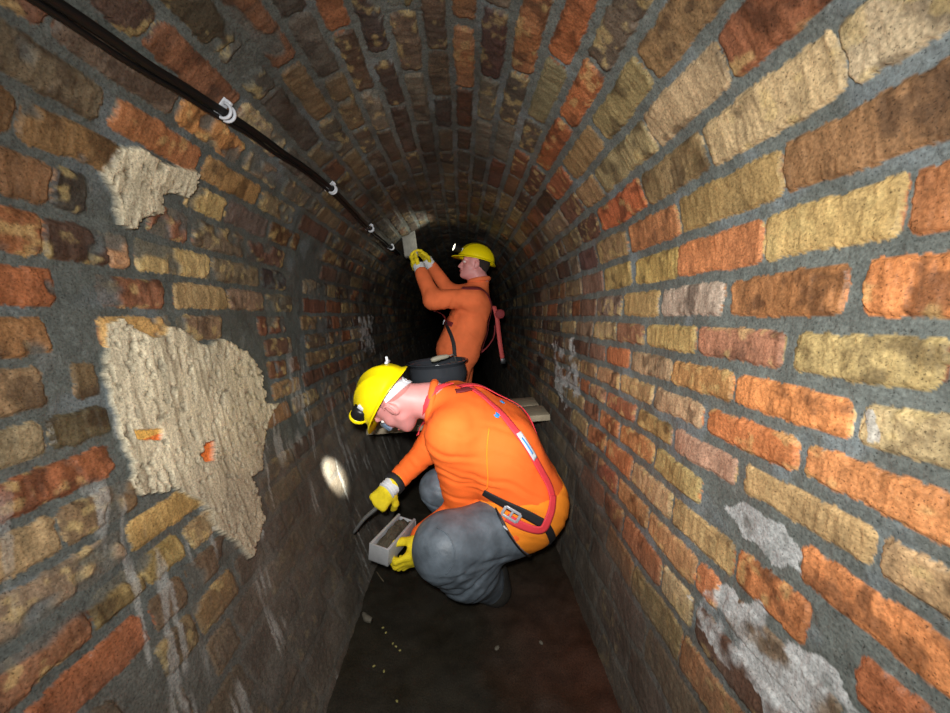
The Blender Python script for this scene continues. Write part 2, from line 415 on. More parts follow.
# worn bricks: patches of a brick smeared over with mortar
hb = (np.sin(bid*12.9898)*43758.5453) % 1; hb2 = (np.sin(bid*78.233)*12543.123) % 1
smear = sstep(.60, .68, n2(14, 14, 3, 21)+.07*(S2 > th2s(120))-.03) * (hb > .35)*(S2 > th2s(100))
H2 = np.interp(S2, SS, PH)
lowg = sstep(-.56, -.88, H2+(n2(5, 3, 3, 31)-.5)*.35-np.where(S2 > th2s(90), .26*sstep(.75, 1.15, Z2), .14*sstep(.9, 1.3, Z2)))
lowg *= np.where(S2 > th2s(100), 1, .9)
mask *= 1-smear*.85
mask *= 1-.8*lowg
# colour
v1 = n2(30, 30, 3, 41); v2 = n2(22, 150, 3, 42); v3 = n2(14, 75, 3, 43)
bc = bc*.80+.20*bc.mean(-1, keepdims=True); bc[..., 1] += .10*np.maximum(bc[..., 0]-bc[..., 1], 0)
bcol = 1.22*bc*(.50+.42*v1+.55*(v3-.5)+.35*(v2-.5))[..., None]*np.array([1.02, .99, 1.03])
scorch = sstep(.50, .66, n2(26, 26, 4, 51))*(hb2 > .45)
bcol = bcol*(1-.55*scorch[..., None])+np.array([.030, .016, .012])*.5*scorch[..., None]
pale = sstep(.56, .72, n2(40, 40, 3, 57))*(hb > .5)
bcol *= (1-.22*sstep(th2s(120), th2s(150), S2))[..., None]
bcol = bcol*(1-.4*pale[..., None])+lin((205, 180, 120))*.4*pale[..., None]
mort = lin((104, 109, 104))*(.62+.7*n2(40, 40, 4, 61))[..., None]
bluish = sstep(.6, .75, n2(11, 11, 3, 63))
mort = mort*(1-.35*bluish[..., None])+lin((140, 152, 158))*.35*bluish[..., None]
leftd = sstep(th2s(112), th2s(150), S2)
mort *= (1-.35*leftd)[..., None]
cm = sstep(-.0026, -.0012, dd+(n2(160, 160, 2, 9)-.5)*.006)*(1-smear*.85)
col = mort*(1-cm[..., None])+bcol*cm[..., None]
hgt = mask*(.0060+.004*(hb-.5))+(n2(90, 90, 3, 71)-.5)*.004+(n2(8, 8, 2, 72)-.5)*.018+mask*(v2-.5)*.004
# darker over the crown and further down the tunnel, in noisy patches
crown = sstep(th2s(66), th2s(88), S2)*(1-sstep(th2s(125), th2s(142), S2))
darken = np.clip(crown*.55+sstep(.9, 2.4, Z2)*.72, 0, .85)*sstep(.18, .7, n2(6, 3, 3, 81))
col = col*(1-darken[..., None])+np.array([.028, .027, .022])*darken[..., None]
# wet brown-black film low on the walls
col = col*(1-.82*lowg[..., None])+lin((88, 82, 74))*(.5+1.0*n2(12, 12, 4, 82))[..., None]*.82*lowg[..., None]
# white trickles
tr = sstep(.60, .69, fbm(np.stack([S2*4+Z2*2.2, Z2*46+S2*10, S2*0], -1), 3, 91))*sstep(.10, -.35, H2)*(S2 > th2s(185))*sstep(.45, .6, n2(7, 7, 2, 92))
col = col*(1-.5*tr[..., None])+lin((165, 165, 160))*.5*tr[..., None]
# lime: polygons measured on the wall
def poly_mask(px, warp=.012, sd=0):
    q = np.array([wall_sD(*p) for p in px]); A = S2+(n2(30, 30, 3, 100+sd)-.5)*warp*2.4; B = 1/np.maximum(Z2+(n2(40, 12, 3, 101+sd)-.5)*warp*2.0, .05)
    x, y = q[:, 0], 1/q[:, 1]; ins = np.zeros(S2.shape, bool); j = len(x)-1
    for i in range(len(x)):
        c = ((y[i] > B) != (y[j] > B)) & (A < (x[j]-x[i])*(B-y[i])/((y[j]-y[i]) or 1e-9)+x[i]); ins ^= c; j = i
    return ins & (Z2 > .1)
LA = [(114, 152), (97, 172), (112, 190), (117, 226), (132, 230), (140, 214), (158, 212), (160, 196), (186, 196), (194, 172), (160, 160), (135, 148)]
LB = [(97, 350), (104, 325), (120, 318), (135, 330), (150, 340), (165, 325), (180, 332), (200, 345), (222, 340), (243, 352), (258, 372), (262, 405), (275, 402), (262, 430), (258, 470), (246, 478),
      (262, 520), (248, 560), (232, 545), (212, 525), (195, 500), (170, 488), (140, 495), (125, 478), (122, 440), (112, 428), (108, 395), (97, 380)]
lime = poly_mask(LA, .012, 0) | poly_mask(LB, .016, 5)
hole = poly_mask([(130, 430), (158, 428), (157, 440), (132, 440)], .006, 9) | poly_mask([(199, 444), (210, 440), (210, 462), (198, 462)], .005, 11)
lime &= ~hole
hcol = np.where((S2 < th2s(201))[..., None], lin((215, 170, 90)), lin((215, 115, 55)))
col = np.where(hole[..., None], hcol, col)
drip = fbm(np.stack([S2*16, Z2*110, S2*0], -1), 4, 120); pit = n2(70, 120, 4, 121)
lcol = lin((216, 204, 174))*(.72+.40*drip)[..., None]*(1-.62*sstep(.58, .70, pit))[..., None]
lcol = lcol*(.62+.72*fbm(np.stack([S2*6, Z2*30, S2*0], -1), 4, 125))[..., None]
gro = sstep(.60, .70, fbm(np.stack([S2*9, Z2*75, S2*0], -1), 3, 127))[..., None]
lcol = lcol*(1-.45*gro)+lin((120, 104, 80))*.45*gro
thin = sstep(th2s(203), th2s(222), S2)[..., None]*.55
lcol = lcol*(1-thin)+lin((120, 105, 88))*thin
col = np.where(lime[..., None], lcol, col)
hgt = np.where(lime, .013+.0045*drip-.006*sstep(.60, .7, pit)+(n2(10, 10, 2, 122)-.5)*.012, hgt)
# pale bloom on the right wall and the drips further in
def soft(px, sd, w=.02, lo=.35, hi=.62, st=.8):
    m = poly_mask(px, w, sd).astype(float); return m*st*sstep(lo, hi, n2(22, 22, 4, 140+sd))
W = soft([(722, 505), (745, 500), (775, 520), (800, 555), (800, 578), (775, 565), (740, 535)], 20, .02, .2, .45)
W = np.maximum(W, soft([(688, 600), (720, 585), (755, 600), (790, 640), (840, 680), (860, 740), (770, 740), (755, 690), (720, 660), (700, 625)], 30, .03, .3, .55, .9))
W = np.maximum(W, soft([(553, 342), (575, 340), (580, 395), (566, 410), (556, 390)], 40, .03, .4, .6, .7))
W = np.maximum(W, soft([(357, 318), (372, 315), (374, 350), (362, 352)], 44, .03, .4, .6, .6))
W = np.maximum(W, soft([(866, 410), (878, 408), (880, 440), (868, 440)], 46, .01, .2, .4, .7))
bl = lin((196, 198, 196))*(.6+.6*n2(35, 35, 3, 150))[..., None]
col = col*(1-W[..., None])+bl*W[..., None]
col = np.clip(col, .004, .9)
wet = np.clip(lowg*.6+.5*W*0, 0, 1)
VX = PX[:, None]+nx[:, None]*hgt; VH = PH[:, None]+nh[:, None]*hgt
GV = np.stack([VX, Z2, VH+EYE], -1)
def wall_mat(name):
    m = bpy.data.materials.new(name); m.use_nodes = True; nt = m.node_tree; b = nt.nodes['Principled BSDF']; L = nt.links.new
    at_ = nt.nodes.new('ShaderNodeVertexColor'); at_.layer_name = 'Col'
    tc = nt.nodes.new('ShaderNodeTexCoord')
    n = nt.nodes.new('ShaderNodeTexNoise'); n.inputs['Scale'].default_value = 210; n.inputs['Detail'].default_value = 6; L(tc.outputs['Object'], n.inputs['Vector'])
    r = nt.nodes.new('ShaderNodeMapRange'); r.inputs[1].default_value = .3; r.inputs[2].default_value = .7; r.inputs[3].default_value = .68; r.inputs[4].default_value = 1.3
    L(n.outputs['Fac'], r.inputs[0])
    mx = nt.nodes.new('ShaderNodeMix'); mx.data_type = 'RGBA'; mx.blend_type = 'MULTIPLY'; mx.inputs[0].default_value = 1
    np_ = nt.nodes.new('ShaderNodeTexNoise'); np_.inputs['Scale'].default_value = 330; np_.inputs['Detail'].default_value = 3; L(tc.outputs['Object'], np_.inputs['Vector'])
    rp = nt.nodes.new('ShaderNodeMapRange'); rp.inputs[1].default_value = .30; rp.inputs[2].default_value = .40; rp.inputs[3].default_value = .35; rp.inputs[4].default_value = 1.0
    L(np_.outputs['Fac'], rp.inputs[0]); mm = nt.nodes.new('ShaderNodeMath'); mm.operation = 'MULTIPLY'; L(r.outputs[0], mm.inputs[0]); L(rp.outputs[0], mm.inputs[1])
    L(at_.outputs['Color'], mx.inputs[6]); L(mm.outputs[0], mx.inputs[7]); L(mx.outputs[2], b.inputs['Base Color'])
    # damp patches shine a little
    n3 = nt.nodes.new('ShaderNodeTexNoise'); n3.inputs['Scale'].default_value = 6; n3.inputs['Detail'].default_value = 4; L(tc.outputs['Object'], n3.inputs['Vector'])
    r3 = nt.nodes.new('ShaderNodeMapRange'); r3.inputs[1].default_value = .4; r3.inputs[2].default_value = .65; r3.inputs[3].default_value = .78; r3.inputs[4].default_value = .42
    L(n3.outputs['Fac'], r3.inputs[0]); L(r3.outputs[0], b.inputs['Roughness'])
    b.inputs['Specular IOR Level'].default_value = .35
    n4 = nt.nodes.new('ShaderNodeTexNoise'); n4.inputs['Scale'].default_value = 190; n4.inputs['Detail'].default_value = 8; L(tc.outputs['Object'], n4.inputs['Vector'])
    bp = nt.nodes.new('ShaderNodeBump'); bp.inputs['Strength'].default_value = .4; bp.inputs['Distance'].default_value = .004
    L(n4.outputs['Fac'], bp.inputs['Height']); L(bp.outputs['Normal'], b.inputs['Normal'])
    return m
WM = wall_mat('brickwork')
def wall_piece(name, i0, i1, sel=None, parent=None):
    nz = len(ZS); I, J = np.meshgrid(np.arange(i0, i1), np.arange(nz-1), indexing='ij')
    q = np.stack([I*nz+J, I*nz+J+1, (I+1)*nz+J+1, (I+1)*nz+J], -1).reshape(-1, 4)
    if sel is not None: q = q[sel.ravel()[q].sum(1) > 2] if parent is not None else q[~(sel.ravel()[q].sum(1) > 2)]
    u, inv = np.unique(q, return_inverse=True)
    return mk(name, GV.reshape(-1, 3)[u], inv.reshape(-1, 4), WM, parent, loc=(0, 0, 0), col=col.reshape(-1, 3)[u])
iR = int(np.searchsorted(SS, th2s(57.6))); iL = int(np.searchsorted(SS, th2s(128)))
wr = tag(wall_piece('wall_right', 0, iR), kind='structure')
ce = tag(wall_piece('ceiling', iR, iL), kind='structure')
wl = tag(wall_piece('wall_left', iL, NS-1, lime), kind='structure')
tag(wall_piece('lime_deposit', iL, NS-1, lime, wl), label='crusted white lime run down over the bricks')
# ------------------------------------------------------------------ floor of dark silt
fx = np.linspace(-.47, .52, 90); fy = np.concatenate([np.arange(-1.2, .2, .05), np.arange(.2, 3.2, .012), np.arange(3.2, 11.01, .1)])
A, B = np.meshgrid(fx, fy, indexing='ij')
nz_ = fbm(np.stack([A*9, B*7, A*0], -1), 4, 201)-.5
FZ = nz_*.030+(fbm(np.stack([A*60, B*60, A*0], -1), 3, 205)-.5)*.006
edge = np.minimum(A+.335, .40-A)
FZ += .03*sstep(.07, -.03, edge)
n = len(fy); I, J = np.meshgrid(np.arange(len(fx)-1), np.arange(n-1), indexing='ij')
q = np.stack([I*n+J, (I+1)*n+J, (I+1)*n+J+1, I*n+J+1], -1).reshape(-1, 4)
red = sstep(.05, .42, A+(fbm(np.stack([A*4, B*3, A*0], -1), 3, 207)-.5)*.4)*sstep(1.6, .9, B)
fc = lin((40, 36, 28))*(1-red[..., None])+lin((66, 42, 31))*red[..., None]
fc = fc*(.6+.8*fbm(np.stack([A*25, B*25, A*0], -1), 4, 209))[..., None]
fm = WM.copy(); fm.name = 'silt'
fm.node_tree.nodes['Principled BSDF'].inputs['Specular IOR Level'].default_value = .25
tag(mk('floor', np.stack([A, B, FZ], -1).reshape(-1, 3), q, fm, loc=(0, 0, 0), col=fc.reshape(-1, 3)), kind='structure')
# ================================================================== people
M_SKIN = mat('skin', (214, 144, 140), .5, bump=.08, bscale=300, var=.10, vscale=20)
M_HI = mat('hi_vis_cloth', (255, 112, 44), .8, spec=.2, bump=.12, bscale=420, var=.06, vscale=9)
M_HI2 = mat('hi_vis_cloth_rear', (232, 116, 68), .85, spec=.2, bump=.12, bscale=420, var=.14, vscale=9)  # duller orange for the worker further in
M_WADER = mat('grey_rubber', (94, 104, 113), .5, bump=.18, bscale=90, var=.32, vscale=22)
M_BOOT = mat('dark_boot', (40, 38, 34), .7, bump=.3, bscale=80, var=.3)  # shade around the feet put into this dark boot colour
M_HELM = mat('helmet_yellow', (250, 225, 8), .32, coat=.3)
M_GLOVE = mat('glove_yellow', (235, 210, 25), .8, bump=.4, bscale=240, var=.15, vscale=40)
M_CUFF = mat('glove_knit_white', (220, 222, 224), .85, bump=.4, bscale=300)
M_RED = mat('webbing_red', (232, 62, 72), .7, bump=.25, bscale=500, var=.08)
M_DRED = mat('webbing_dark_red', (120, 36, 40), .75, bump=.25, bscale=500)
M_LAN = mat('lanyard_red', (176, 70, 66), .75)
M_BLK = mat('black_webbing', (30, 30, 33), .7, bump=.2, bscale=400)
M_BLKP = mat('black_plastic', (22, 22, 24), .4)
M_WHT = mat('white_plastic', (205, 208, 214), .45)
M_STEEL = mat('buckle_steel', (196, 198, 204), .4, metal=.3)
M_BLUE = mat('blue_print', (60, 150, 220), .6)
M_TINT = mat('safety_lens', (150, 178, 205), .1, coat=.5)
M_HAIR = mat('hair', (48, 38, 32), .8, bump=.6, bscale=400)
M_HAIR2 = mat('cropped_hair', (190, 126, 120), .85, bump=.5, bscale=500)
M_LENS = mat('lamp_lens', (255, 252, 225), .3, emit=((255, 250, 220), 6))
M_EYE = mat('eye', (225, 222, 215), .25)
M_LIP = mat('lip', (176, 96, 92), .5)
def v(X, H, D): return np.array([X, D, H], float)
class Head:
    def __init__(s, c, up, fwd):
        s.c = V3(*c); u = norm(v(*up)); f = v(*fwd); f = norm(f-u*(f @ u)); s.R = np.stack([f, np.cross(u, f), u], 1)
    def w(s, p): return s.c+s.R @ np.asarray(p, float)
    def ws(s, V): return s.c+np.asarray(V) @ s.R.T
def head_prims(h, nb, rn=.056, ex=-.008, nk=(-.024, 0, -.045)):
    w, R = h.w, h.R
    L = [Ell(w((-.012, 0, .045)), (.098, .077, .092), R, .02), Ell(w((.030, 0, -.035)), (.060, .061, .078), R, .03),
         Cap(w((-.005, .050, -.055)), w((.055, .022, -.092)), .022, .020, .03), Cap(w((-.005, -.050, -.055)), w((.055, -.022, -.092)), .022, .020, .03),
         Ell(w((.072, 0, -.094)), (.024, .024, .020), R, .02), Cap(w((.088, 0, .006)), w((.112, 0, -.034)), .009, .013, .012),
         Cap(w((.100, -.012, -.040)), w((.100, .012, -.040)), .009, .009, .012),
         Cap(w((.082, -.040, .026)), w((.082, .040, .026)), .013, .013, .015), Ell(w((.086, 0, -.066)), (.016, .024, .010), R, .012)]
    for s in (-1, 1):
        L.append(Ell(w((.046, s*.046, -.022)), (.026, .018, .018), R, .02))
        e = Head.__new__(Head); Rr = R @ np.array(Matrix.Rotation(math.radians(-14), 3, 'Y'))
        L.append(Ell(w((ex, s*.080, -.006)), (.020, .0085, .034), Rr, .006))
    L.append(Cap(w(nk), nb, rn, rn+.006, .03))
    return L
def face_bits(h, body):
    for s in (-1, 1):
        V, F = lathe([(.0001, -.013), (.008, -.010), (.0125, -.003), (.0125, .003), (.008, .010), (.0001, .013)], 16)
        tag(mk('eye', h.ws(V*np.array([.85, 1, .75])+np.array([.083, s*.031, .004])), F, M_EYE, body))
    V, F = tube(spline([(.092, -.022, -.068), (.102, 0, -.066), (.092, .022, -.068)], 12), .0045, 8)
    mk('mouth', h.ws(V), F, M_LIP, body)
def ears_inner(h, body, s, dx=0):
    V, F = tube(spline([(.004, s*.090, .014), (-.010, s*.0915, .019), (-.020, s*.0905, .004), (-.014, s*.090, -.018), (-.004, s*.088, -.026)], 20), .0035, 8)
    mk('ear_rim', h.ws(V+np.array([dx, 0, 0])), F, M_SKIN, body)
def hard_hat(h, body, lamp=True, clip=True, tiltcfg=None):
    nph, nth = 72, 26; V = []; F = []
    z0 = .040
    def pt(ph, th, r=0):
        x, y = math.cos(ph), math.sin(ph); c = math.cos(th)
        ex, ey, ez = .143+r, .116+r, .122+r
        bump = .006*math.exp(-(y*c*ey/.017)**2)*(math.sin(th)**.5 if th > 0 else 0)
        bump += .0035*(math.exp(-((abs(y*c*ey)-.055)/.008)**2))*sstep(.15, .5, th)
        k = 1+bump/.13
        return np.array([ex*x*c*k-.008, ey*y*c*k, z0+ez*math.sin(th)*k])
    def ring(f): V.extend([f(2*math.pi*j/nph) for j in range(nph)])
    def brim(ph, out, dz):
        p = pt(ph, 0); f = max(0, math.cos(ph)); pk = f**3*.036; bk = max(0, -math.cos(ph))**4*.012
        d = norm([p[0]+.008, p[1], 0]); e = out*(1+0*f)
        return p+d*e+np.array([pk*(out/.012), 0, dz-.010*(f**3)*(out/.012)-.012*bk/.012*(out/.012)])
    rows = [lambda ph: pt(ph, 0, -.004)+np.array([0, 0, -.004]), lambda ph: brim(ph, .012, -.007), lambda ph: brim(ph, .0135, -.004), lambda ph: brim(ph, .012, -.001), lambda ph: brim(ph, .003, .004)]
    for r in rows: ring(r)
    for i in range(1, nth): ring(lambda ph, th=math.pi/2*i/nth: pt(ph, th))
    n = len(V)//nph
    for i in range(n-1):
        for j in range(nph): F.append((i*nph+j, i*nph+(j+1) % nph, (i+1)*nph+(j+1) % nph, (i+1)*nph+j))
    V.append(pt(0, math.pi/2)); F += [((n-1)*nph+j, (n-1)*nph+(j+1) % nph, len(V)-1) for j in range(nph)]
    # inside of the shell
    b0 = len(V)
    for i in range(8):
        th = math.pi/2*i/8
        for j in range(nph): V.append(pt(2*math.pi*j/nph, th, -.005))
    for i in range(7):
        for j in range(nph): F.append((b0+i*nph+j, b0+(i+1)*nph+j, b0+(i+1)*nph+(j+1) % nph, b0+i*nph+(j+1) % nph))
    V.append(pt(0, math.pi/2, -.006)); F += [(b0+7*nph+j, len(V)-1, b0+7*nph+(j+1) % nph) for j in range(nph)]
    hat = mk('hard_hat', h.ws(np.array(V)), F, M_HELM, body)
    return hat
def head_torch(h, hat, pos, axis, ring, sc=1.0):
    "black torch body, coloured bezel, lens; pos/axis in the head's frame"
    a = norm(axis); x = norm(np.cross(a, [0, 1, .1])); R = np.stack([x, np.cross(a, x), a], 1)
    P = lambda V: h.ws(np.asarray(V)*sc @ R.T+np.asarray(pos))
    V, F = lathe([(.0001, -.030), (.018, -.030), (.0235, -.024), (.025, .0), (.0255, .006), (.0245, .012), (.0001, .012)], 28)
    t = mk('head_torch', P(V), F, M_BLKP, hat)
    V, F = lathe([(.0245, .004), (.0275, .006), (.0280, .014), (.0250, .019), (.0215, .017), (.0215, .010)], 28)
    mk('bezel', P(V), F, ring, hat)
    V, F = lathe([(.0001, .0155), (.012, .0148), (.0216, .0128), (.0216, .0115), (.0001, .0115)], 28)
    mk('lens', P(V), F, M_LENS, hat)
    V, F = bbox(.022, .030, .014, .003); mk('mount', P(V+np.array([0, 0, -.036])), F, M_WHT, hat)
    return h.w(np.asarray(pos)+a*.03*sc), h.R @ a
def hand_prims(W, xd, pn, side, curls, thumb=(.3, .4), sc=1.0, spread=.06):
    "palm and five fingers; W wrist, xd finger direction, pn palm normal, curls radians for three joints per finger"
    x = norm(xd); n = norm(np.asarray(pn)-x*np.dot(pn, x)); y = np.cross(x, n)*(1 if side == 'R' else -1)   # y towards the thumb
    P = lambda a, b, c: W+sc*(x*a+y*b+n*c)
    L = [Cap(P(-.02, 0, 0), P(.02, 0, 0), .031*sc, .030*sc, .02), Cap(P(.035, .022, 0), P(.082, .028, 0), .018*sc, .016*sc, .02), Cap(P(.03, -.018, 0), P(.078, -.028, 0), .018*sc, .015*sc, .02),
         Cap(P(.03, 0, 0), P(.086, 0, 0), .020*sc, .016*sc, .02)]
    segs = [(.045, .028, .024), (.050, .032, .025), (.046, .030, .024), (.036, .022, .021)]
    for f in range(4):
        b = .031-.0205*f; p = P(.088-.004*abs(f-1), b, 0); ang = 0; sp = spread*(1.5-f)
        r = .0112*sc if f < 3 else .0098*sc
        for q in range(3):
            ang += curls[f][q] if isinstance(curls[0], (list, tuple)) else curls[q]
            d = norm((x*math.cos(sp)+y*math.sin(sp))*math.cos(ang)+n*math.sin(ang)); e = p+d*segs[f][q]*sc
            L.append(Cap(p, e, r, r*.93, .006 if q else .010)); p = e; r *= .95
    p = P(.028, .030, .008); d = norm(x*.62+y*.74+n*thumb[0]); e = p+d*.042*sc; L.append(Cap(p, e, .016*sc, .0135*sc, .014))
    d2 = norm(x*.85+y*.25+n*(thumb[0]+thumb[1])); g = e+d2*.032*sc; L.append(Cap(e, g, .0135*sc, .012*sc, .008))
    d3 = norm(x*.9+y*.0+n*(thumb[0]+thumb[1]*1.6)); L.append(Cap(g, g+d3*.026*sc, .012*sc, .0105*sc, .008))
    return L
def cuff_mesh(A, B, r, lip=.0):
    P = spline([A, B], 14); rr = r+.0022*np.sin(np.arange(14)*2.2)
    return tube(P, rr, 24)
def cloth(prims, h, folds, cut=None, seed=0, amp=.006):
    V, F = nets(prims, h, cut); V = relax(V, F, 2); N = grad(prims, V)
    dsp = (fbm(V*7, 3, seed)-.5)*amp*1.6+(fbm(V*np.array([26, 14, 11]), 2, seed+3)-.5)*amp*.9
    for a, b, fr, am in folds:                       # creases that run along b in the neighbourhood of a
        a = np.asarray(a); b = norm(b); D = np.linalg.norm(V-a[:3], axis=1)
        q = V-a[:3]; q = q+(np.stack([fbm(V*6, 2, seed+9), fbm(V*6, 2, seed+12), fbm(V*6, 2, seed+15)], 1)-.5)*.10
        u = q @ b; s = np.sin(u*fr); dsp += -am*1.5*np.maximum(s, 0)**3*np.exp(-(D/a[3])**2)+am*.35*np.exp(-(D/a[3])**2)*s
    return V+N*dsp[:, None], F
def pxs(prims, L, D0=.3): return [cast(prims, x, y, D0) if len(q) == 0 else at(x, y, q[0]) for x, y, *q in L]

# ---------------------------------------------------------------- worker crouching in front
nb = V3(-.112, -.345, 1.37)
C1a, C1b = V3(.01, -.435, 1.29), V3(.01, -.425, 1.45); C2a, C2b = V3(.14, -.535, 1.29), V3(.14, -.53, 1.45); C3a, C3b = V3(.262, -.735, 1.285), V3(.262, -.735, 1.445)
SL, SR = V3(-.035, -.435, 1.205), V3(-.04, -.385, 1.525)
EL, WL = V3(.005, -.785, 1.335), V3(-.160, -.858, 1.265)
ER, WR = V3(-.155, -.612, 1.545), V3(-.266, -.682, 1.400)
HL, KL, AL = V3(.235, -.805, 1.265), V3(-.058, -.795, 1.105), V3(.105, -1.075, 1.275)
HR, KR, AR = V3(.25, -.80, 1.45), V3(-.108, -.795, 1.515), V3(-.02, -1.07, 1.60)
torso = [Cap(C1a, C2a, .128, .150, .05), Cap(C1b, C2b, .128, .150, .08), Cap(C2a, C3a, .150, .155, .06), Cap(C2b, C3b, .150, .155, .08), Cap(nb, (C1a+C1b)/2, .072, .13, .07)]
arms = [Cap((C1a+C2a)/2*.4+SL*.6, SL, .095, .092, .06), Cap(SL, EL, .094, .070, .03), Cap(EL, WL, .060, .046, .03),
        Cap(C1b, SR, .11, .085, .06), Cap(SR, ER, .080, .066, .03), Cap(ER, WR, .062, .047, .03)]
legs = [Cap(HL, KL, .112, .078, .03), Cap(KL, AL, .075, .05, .02), Cap(HR, KR, .110, .072, .03), Cap(KR, AR, .07, .05, .02)]
suit1 = torso+arms+legs[:1]+legs[2:3]
h1 = Head((-.275, -.350, 1.37), (-.865, .50, .02), (-.5, -.84, .42))
HA1 = dict(rn=.063, ex=-.036, nk=(-.046, 0, -.030))
skin1 = head_prims(h1, nb, **HA1)+[p.grow(-.022) for p in torso+arms+legs]
V, F = nets(skin1, .0062); V = relax(V, F, 1)
p1 = mk('person', V, F, M_SKIN, loc=(.10, 1.35, 0))
tag(p1, 'worker in yellow hard hat crouching with a red harness over orange overalls and grey waders', 'person')
face_bits(h1, p1); ears_inner(h1, p1, 1, -.028)
fold1 = [((*V3(-.02, -.50, 1.13), .16), (.3, 0, 1), 70, .006), ((*V3(.17, -.62, 1.15), .17), (.35, 0, 1), 85, .007), ((*V3(.10, -.40, 1.3), .12), (1, .2, -.4), 60, .003),
         ((*V3(-.2, -.64, 1.45), .10), (1, 0, .8), 110, .005), ((*V3(.33, -.78, 1.25), .14), (.8, .3, .7), 70, .005), ((*V3(.0, -.62, 1.2), .12), (.2, .2, 1), 80, .006)]
V, F = cloth(suit1, .0095, fold1, seed=3)
ov1 = mk('overalls', V, F, M_HI, p1)
M_TR = mat('hi_vis_trousers', (255, 146, 40), .8, spec=.2, bump=.12, bscale=420, var=.06, vscale=9)  # yellower than the overalls; part of that is light put into the colour
pt_ = V3(.18, -.66, 1.2); nt_ = norm(v(.03, -1, 0))
V, F = cloth([p.grow(.004) for p in suit1[2:4]+legs[:1]+legs[2:3]], .0095, fold1, cut=lambda P: -((P-pt_) @ nt_), seed=5)
mk('trousers', V, F, M_TR, p1)
# stand-up collar and the dark cuffs
cn = norm(nb-h1.c); cc = nb-cn*.012; e1 = norm(np.cross(cn, [0, 1, 0])); e2 = np.cross(cn, e1)
C = [cc+(e1*math.cos(t)*.074+e2*math.sin(t)*.074)+cn*(.014*math.cos(t)) for t in np.linspace(0, 2*math.pi, 40)]
mk('collar', *tube(C, .017, 12), M_HI, p1)
mk('sleeve_cuff', *tube(spline([WR+norm(WR-ER)*.022, WR+norm(WR-ER)*.046], 4), .0490, 24), M_BLK, p1)
mk('seam', *tube(spline(snap(suit1, pxs(suit1, [(489, 428), (487, 445), (487, 462), (488, 478), (487, 489)]), .0022), 24), .0022, 6), M_TR, ov1)
# waders
pw = V3(*( (.124, -.69, 1.2) )); nw = norm(v(-.84, -.54, 0))
wadL = [Cap(HL, KL, .121, .104, .03), Cap(KL, KL+(AL-KL)*.45, .106, .110, .05), Cap(KL+(AL-KL)*.45, AL, .110, .074, .04)]
V, F = cloth(wadL, .0085, [((*V3(.0, -.90, 1.1), .11), (.6, 0, -1), 75, .010), ((*V3(-.02, -.85, 1.03), .07), (.2, 0, 1), 90, .006), ((*V3(.06, -.85, 1.12), .10), (.3, 0, 1), 60, .010), ((*V3(.12, -.80, 1.1), .13), (.5, 0, 1), 40, .003)],
             cut=lambda P: -((P-pw) @ nw), seed=8, amp=.005)
w1_ = mk('wader', V, F, M_WADER, p1)
# rim strip of the wader top, knee seam
U = norm(np.cross(nw, HL-KL)); 
def ringcut(prims, p0, nrm, off, n=64, axis=None):
    c = p0; a = norm(np.cross(nrm, [0, 1, 0])); b = np.cross(nrm, a); out = []
    for t in np.linspace(0, 2*math.pi, n):
        d = a*math.cos(t)+b*math.sin(t); lo_, hi_ = 0, .3
        for _ in range(30):
            m = (lo_+hi_)/2
            if sdf(prims, (c+d*m)[None])[0] < off: lo_ = m
            else: hi_ = m
        out.append(c+d*lo_)
    return out
tq = ((pw-HL) @ nw)/((KL-HL) @ nw); cpt = HL+(KL-HL)*tq
rim = ringcut(wadL[:1], cpt+nw*.004, nw, .001)
mk('wader_rim', *tube(rim, .0035, 8), M_BLKP, w1_)
seam = spline(snap(wadL, pxs(wadL, [(437, 528), (447, 534), (453, 545), (455, 556), (452, 566), (446, 574)]), .0015), 30)
mk('seam', *tube(seam, .0022, 6), M_WADER, w1_)
lb = snap(wadL, pxs(wadL, [(503, 526), (507, 530)]), .003)
mk('tab', *tube(spline(lb, 6), .0032, 8), M_WHT, w1_)
for an_, dr in ((AL, v(-.13, -.035, .02)), (AR, v(-.14, -.03, .0))):
    V, F = nets([Cap(an_+(an_-np.array([0, 0, EYE]))*0+v(.02, .03, .0), an_+v(.03, -.03, .0), .060, .052, .04), Cap(an_+v(.03, -.035, .0), an_+dr, .052, .044, .04)], .008); mk('boot', relax(V, F, 1), F, M_BOOT, p1)
wadR = [Cap(HR, KR, .10, .086, .03), Cap(KR, AR, .086, .068, .03)]
pR = HR+(KR-HR)*.35; nR = norm(KR-HR)
V, F = cloth(wadR, .0095, [((*V3(-.12, -.85, 1.45), .1), (.2, 0, 1), 80, .005)], cut=lambda P: -((P-pR) @ nR), seed=18, amp=.006)
mk('wader', V, F, M_WADER, p1)
# hard hat, torch, cradle, glasses
hat = hard_hat(h1, p1)
tp = at(359.5, 414, 1.315); ta = norm(wallpt(333, 474)-tp)
LP1, LA1 = head_torch(h1, hat, h1.R.T @ (tp-h1.c), h1.R.T @ ta, M_HELM, 1.3)
V, F = bbox(.012, .05, .010, .002); V2, F2 = bbox(.010, .010, .022, .003)
hb_ = merge((V+np.array([0, .0, .002]), F), (V2+np.array([0, 0, .014]), F2)); tc_ = at(387.5, 362.5, 1.365); mk('torch_clip', xf(hb_[0], basis((.8, 0, .15), (.0, 1, 0), (-.15, 0, .9)), tc_), hb_[1], M_WHT, hat)
hp1 = head_prims(h1, nb, **HA1)
st = snap(hp1, pxs(hp1, [(384, 399), (390, 394), (396, 389), (403, 384), (409, 379)])+[h1.w((-.108, -.012, .0)), h1.w((-.095, -.045, .01)), h1.w((-.05, -.075, .02))], .009)
V, F, _, _ = ribbon(hp1, st, .034, .009, .004, 40); mk('cradle_strap', V, F, M_WHT, hat)
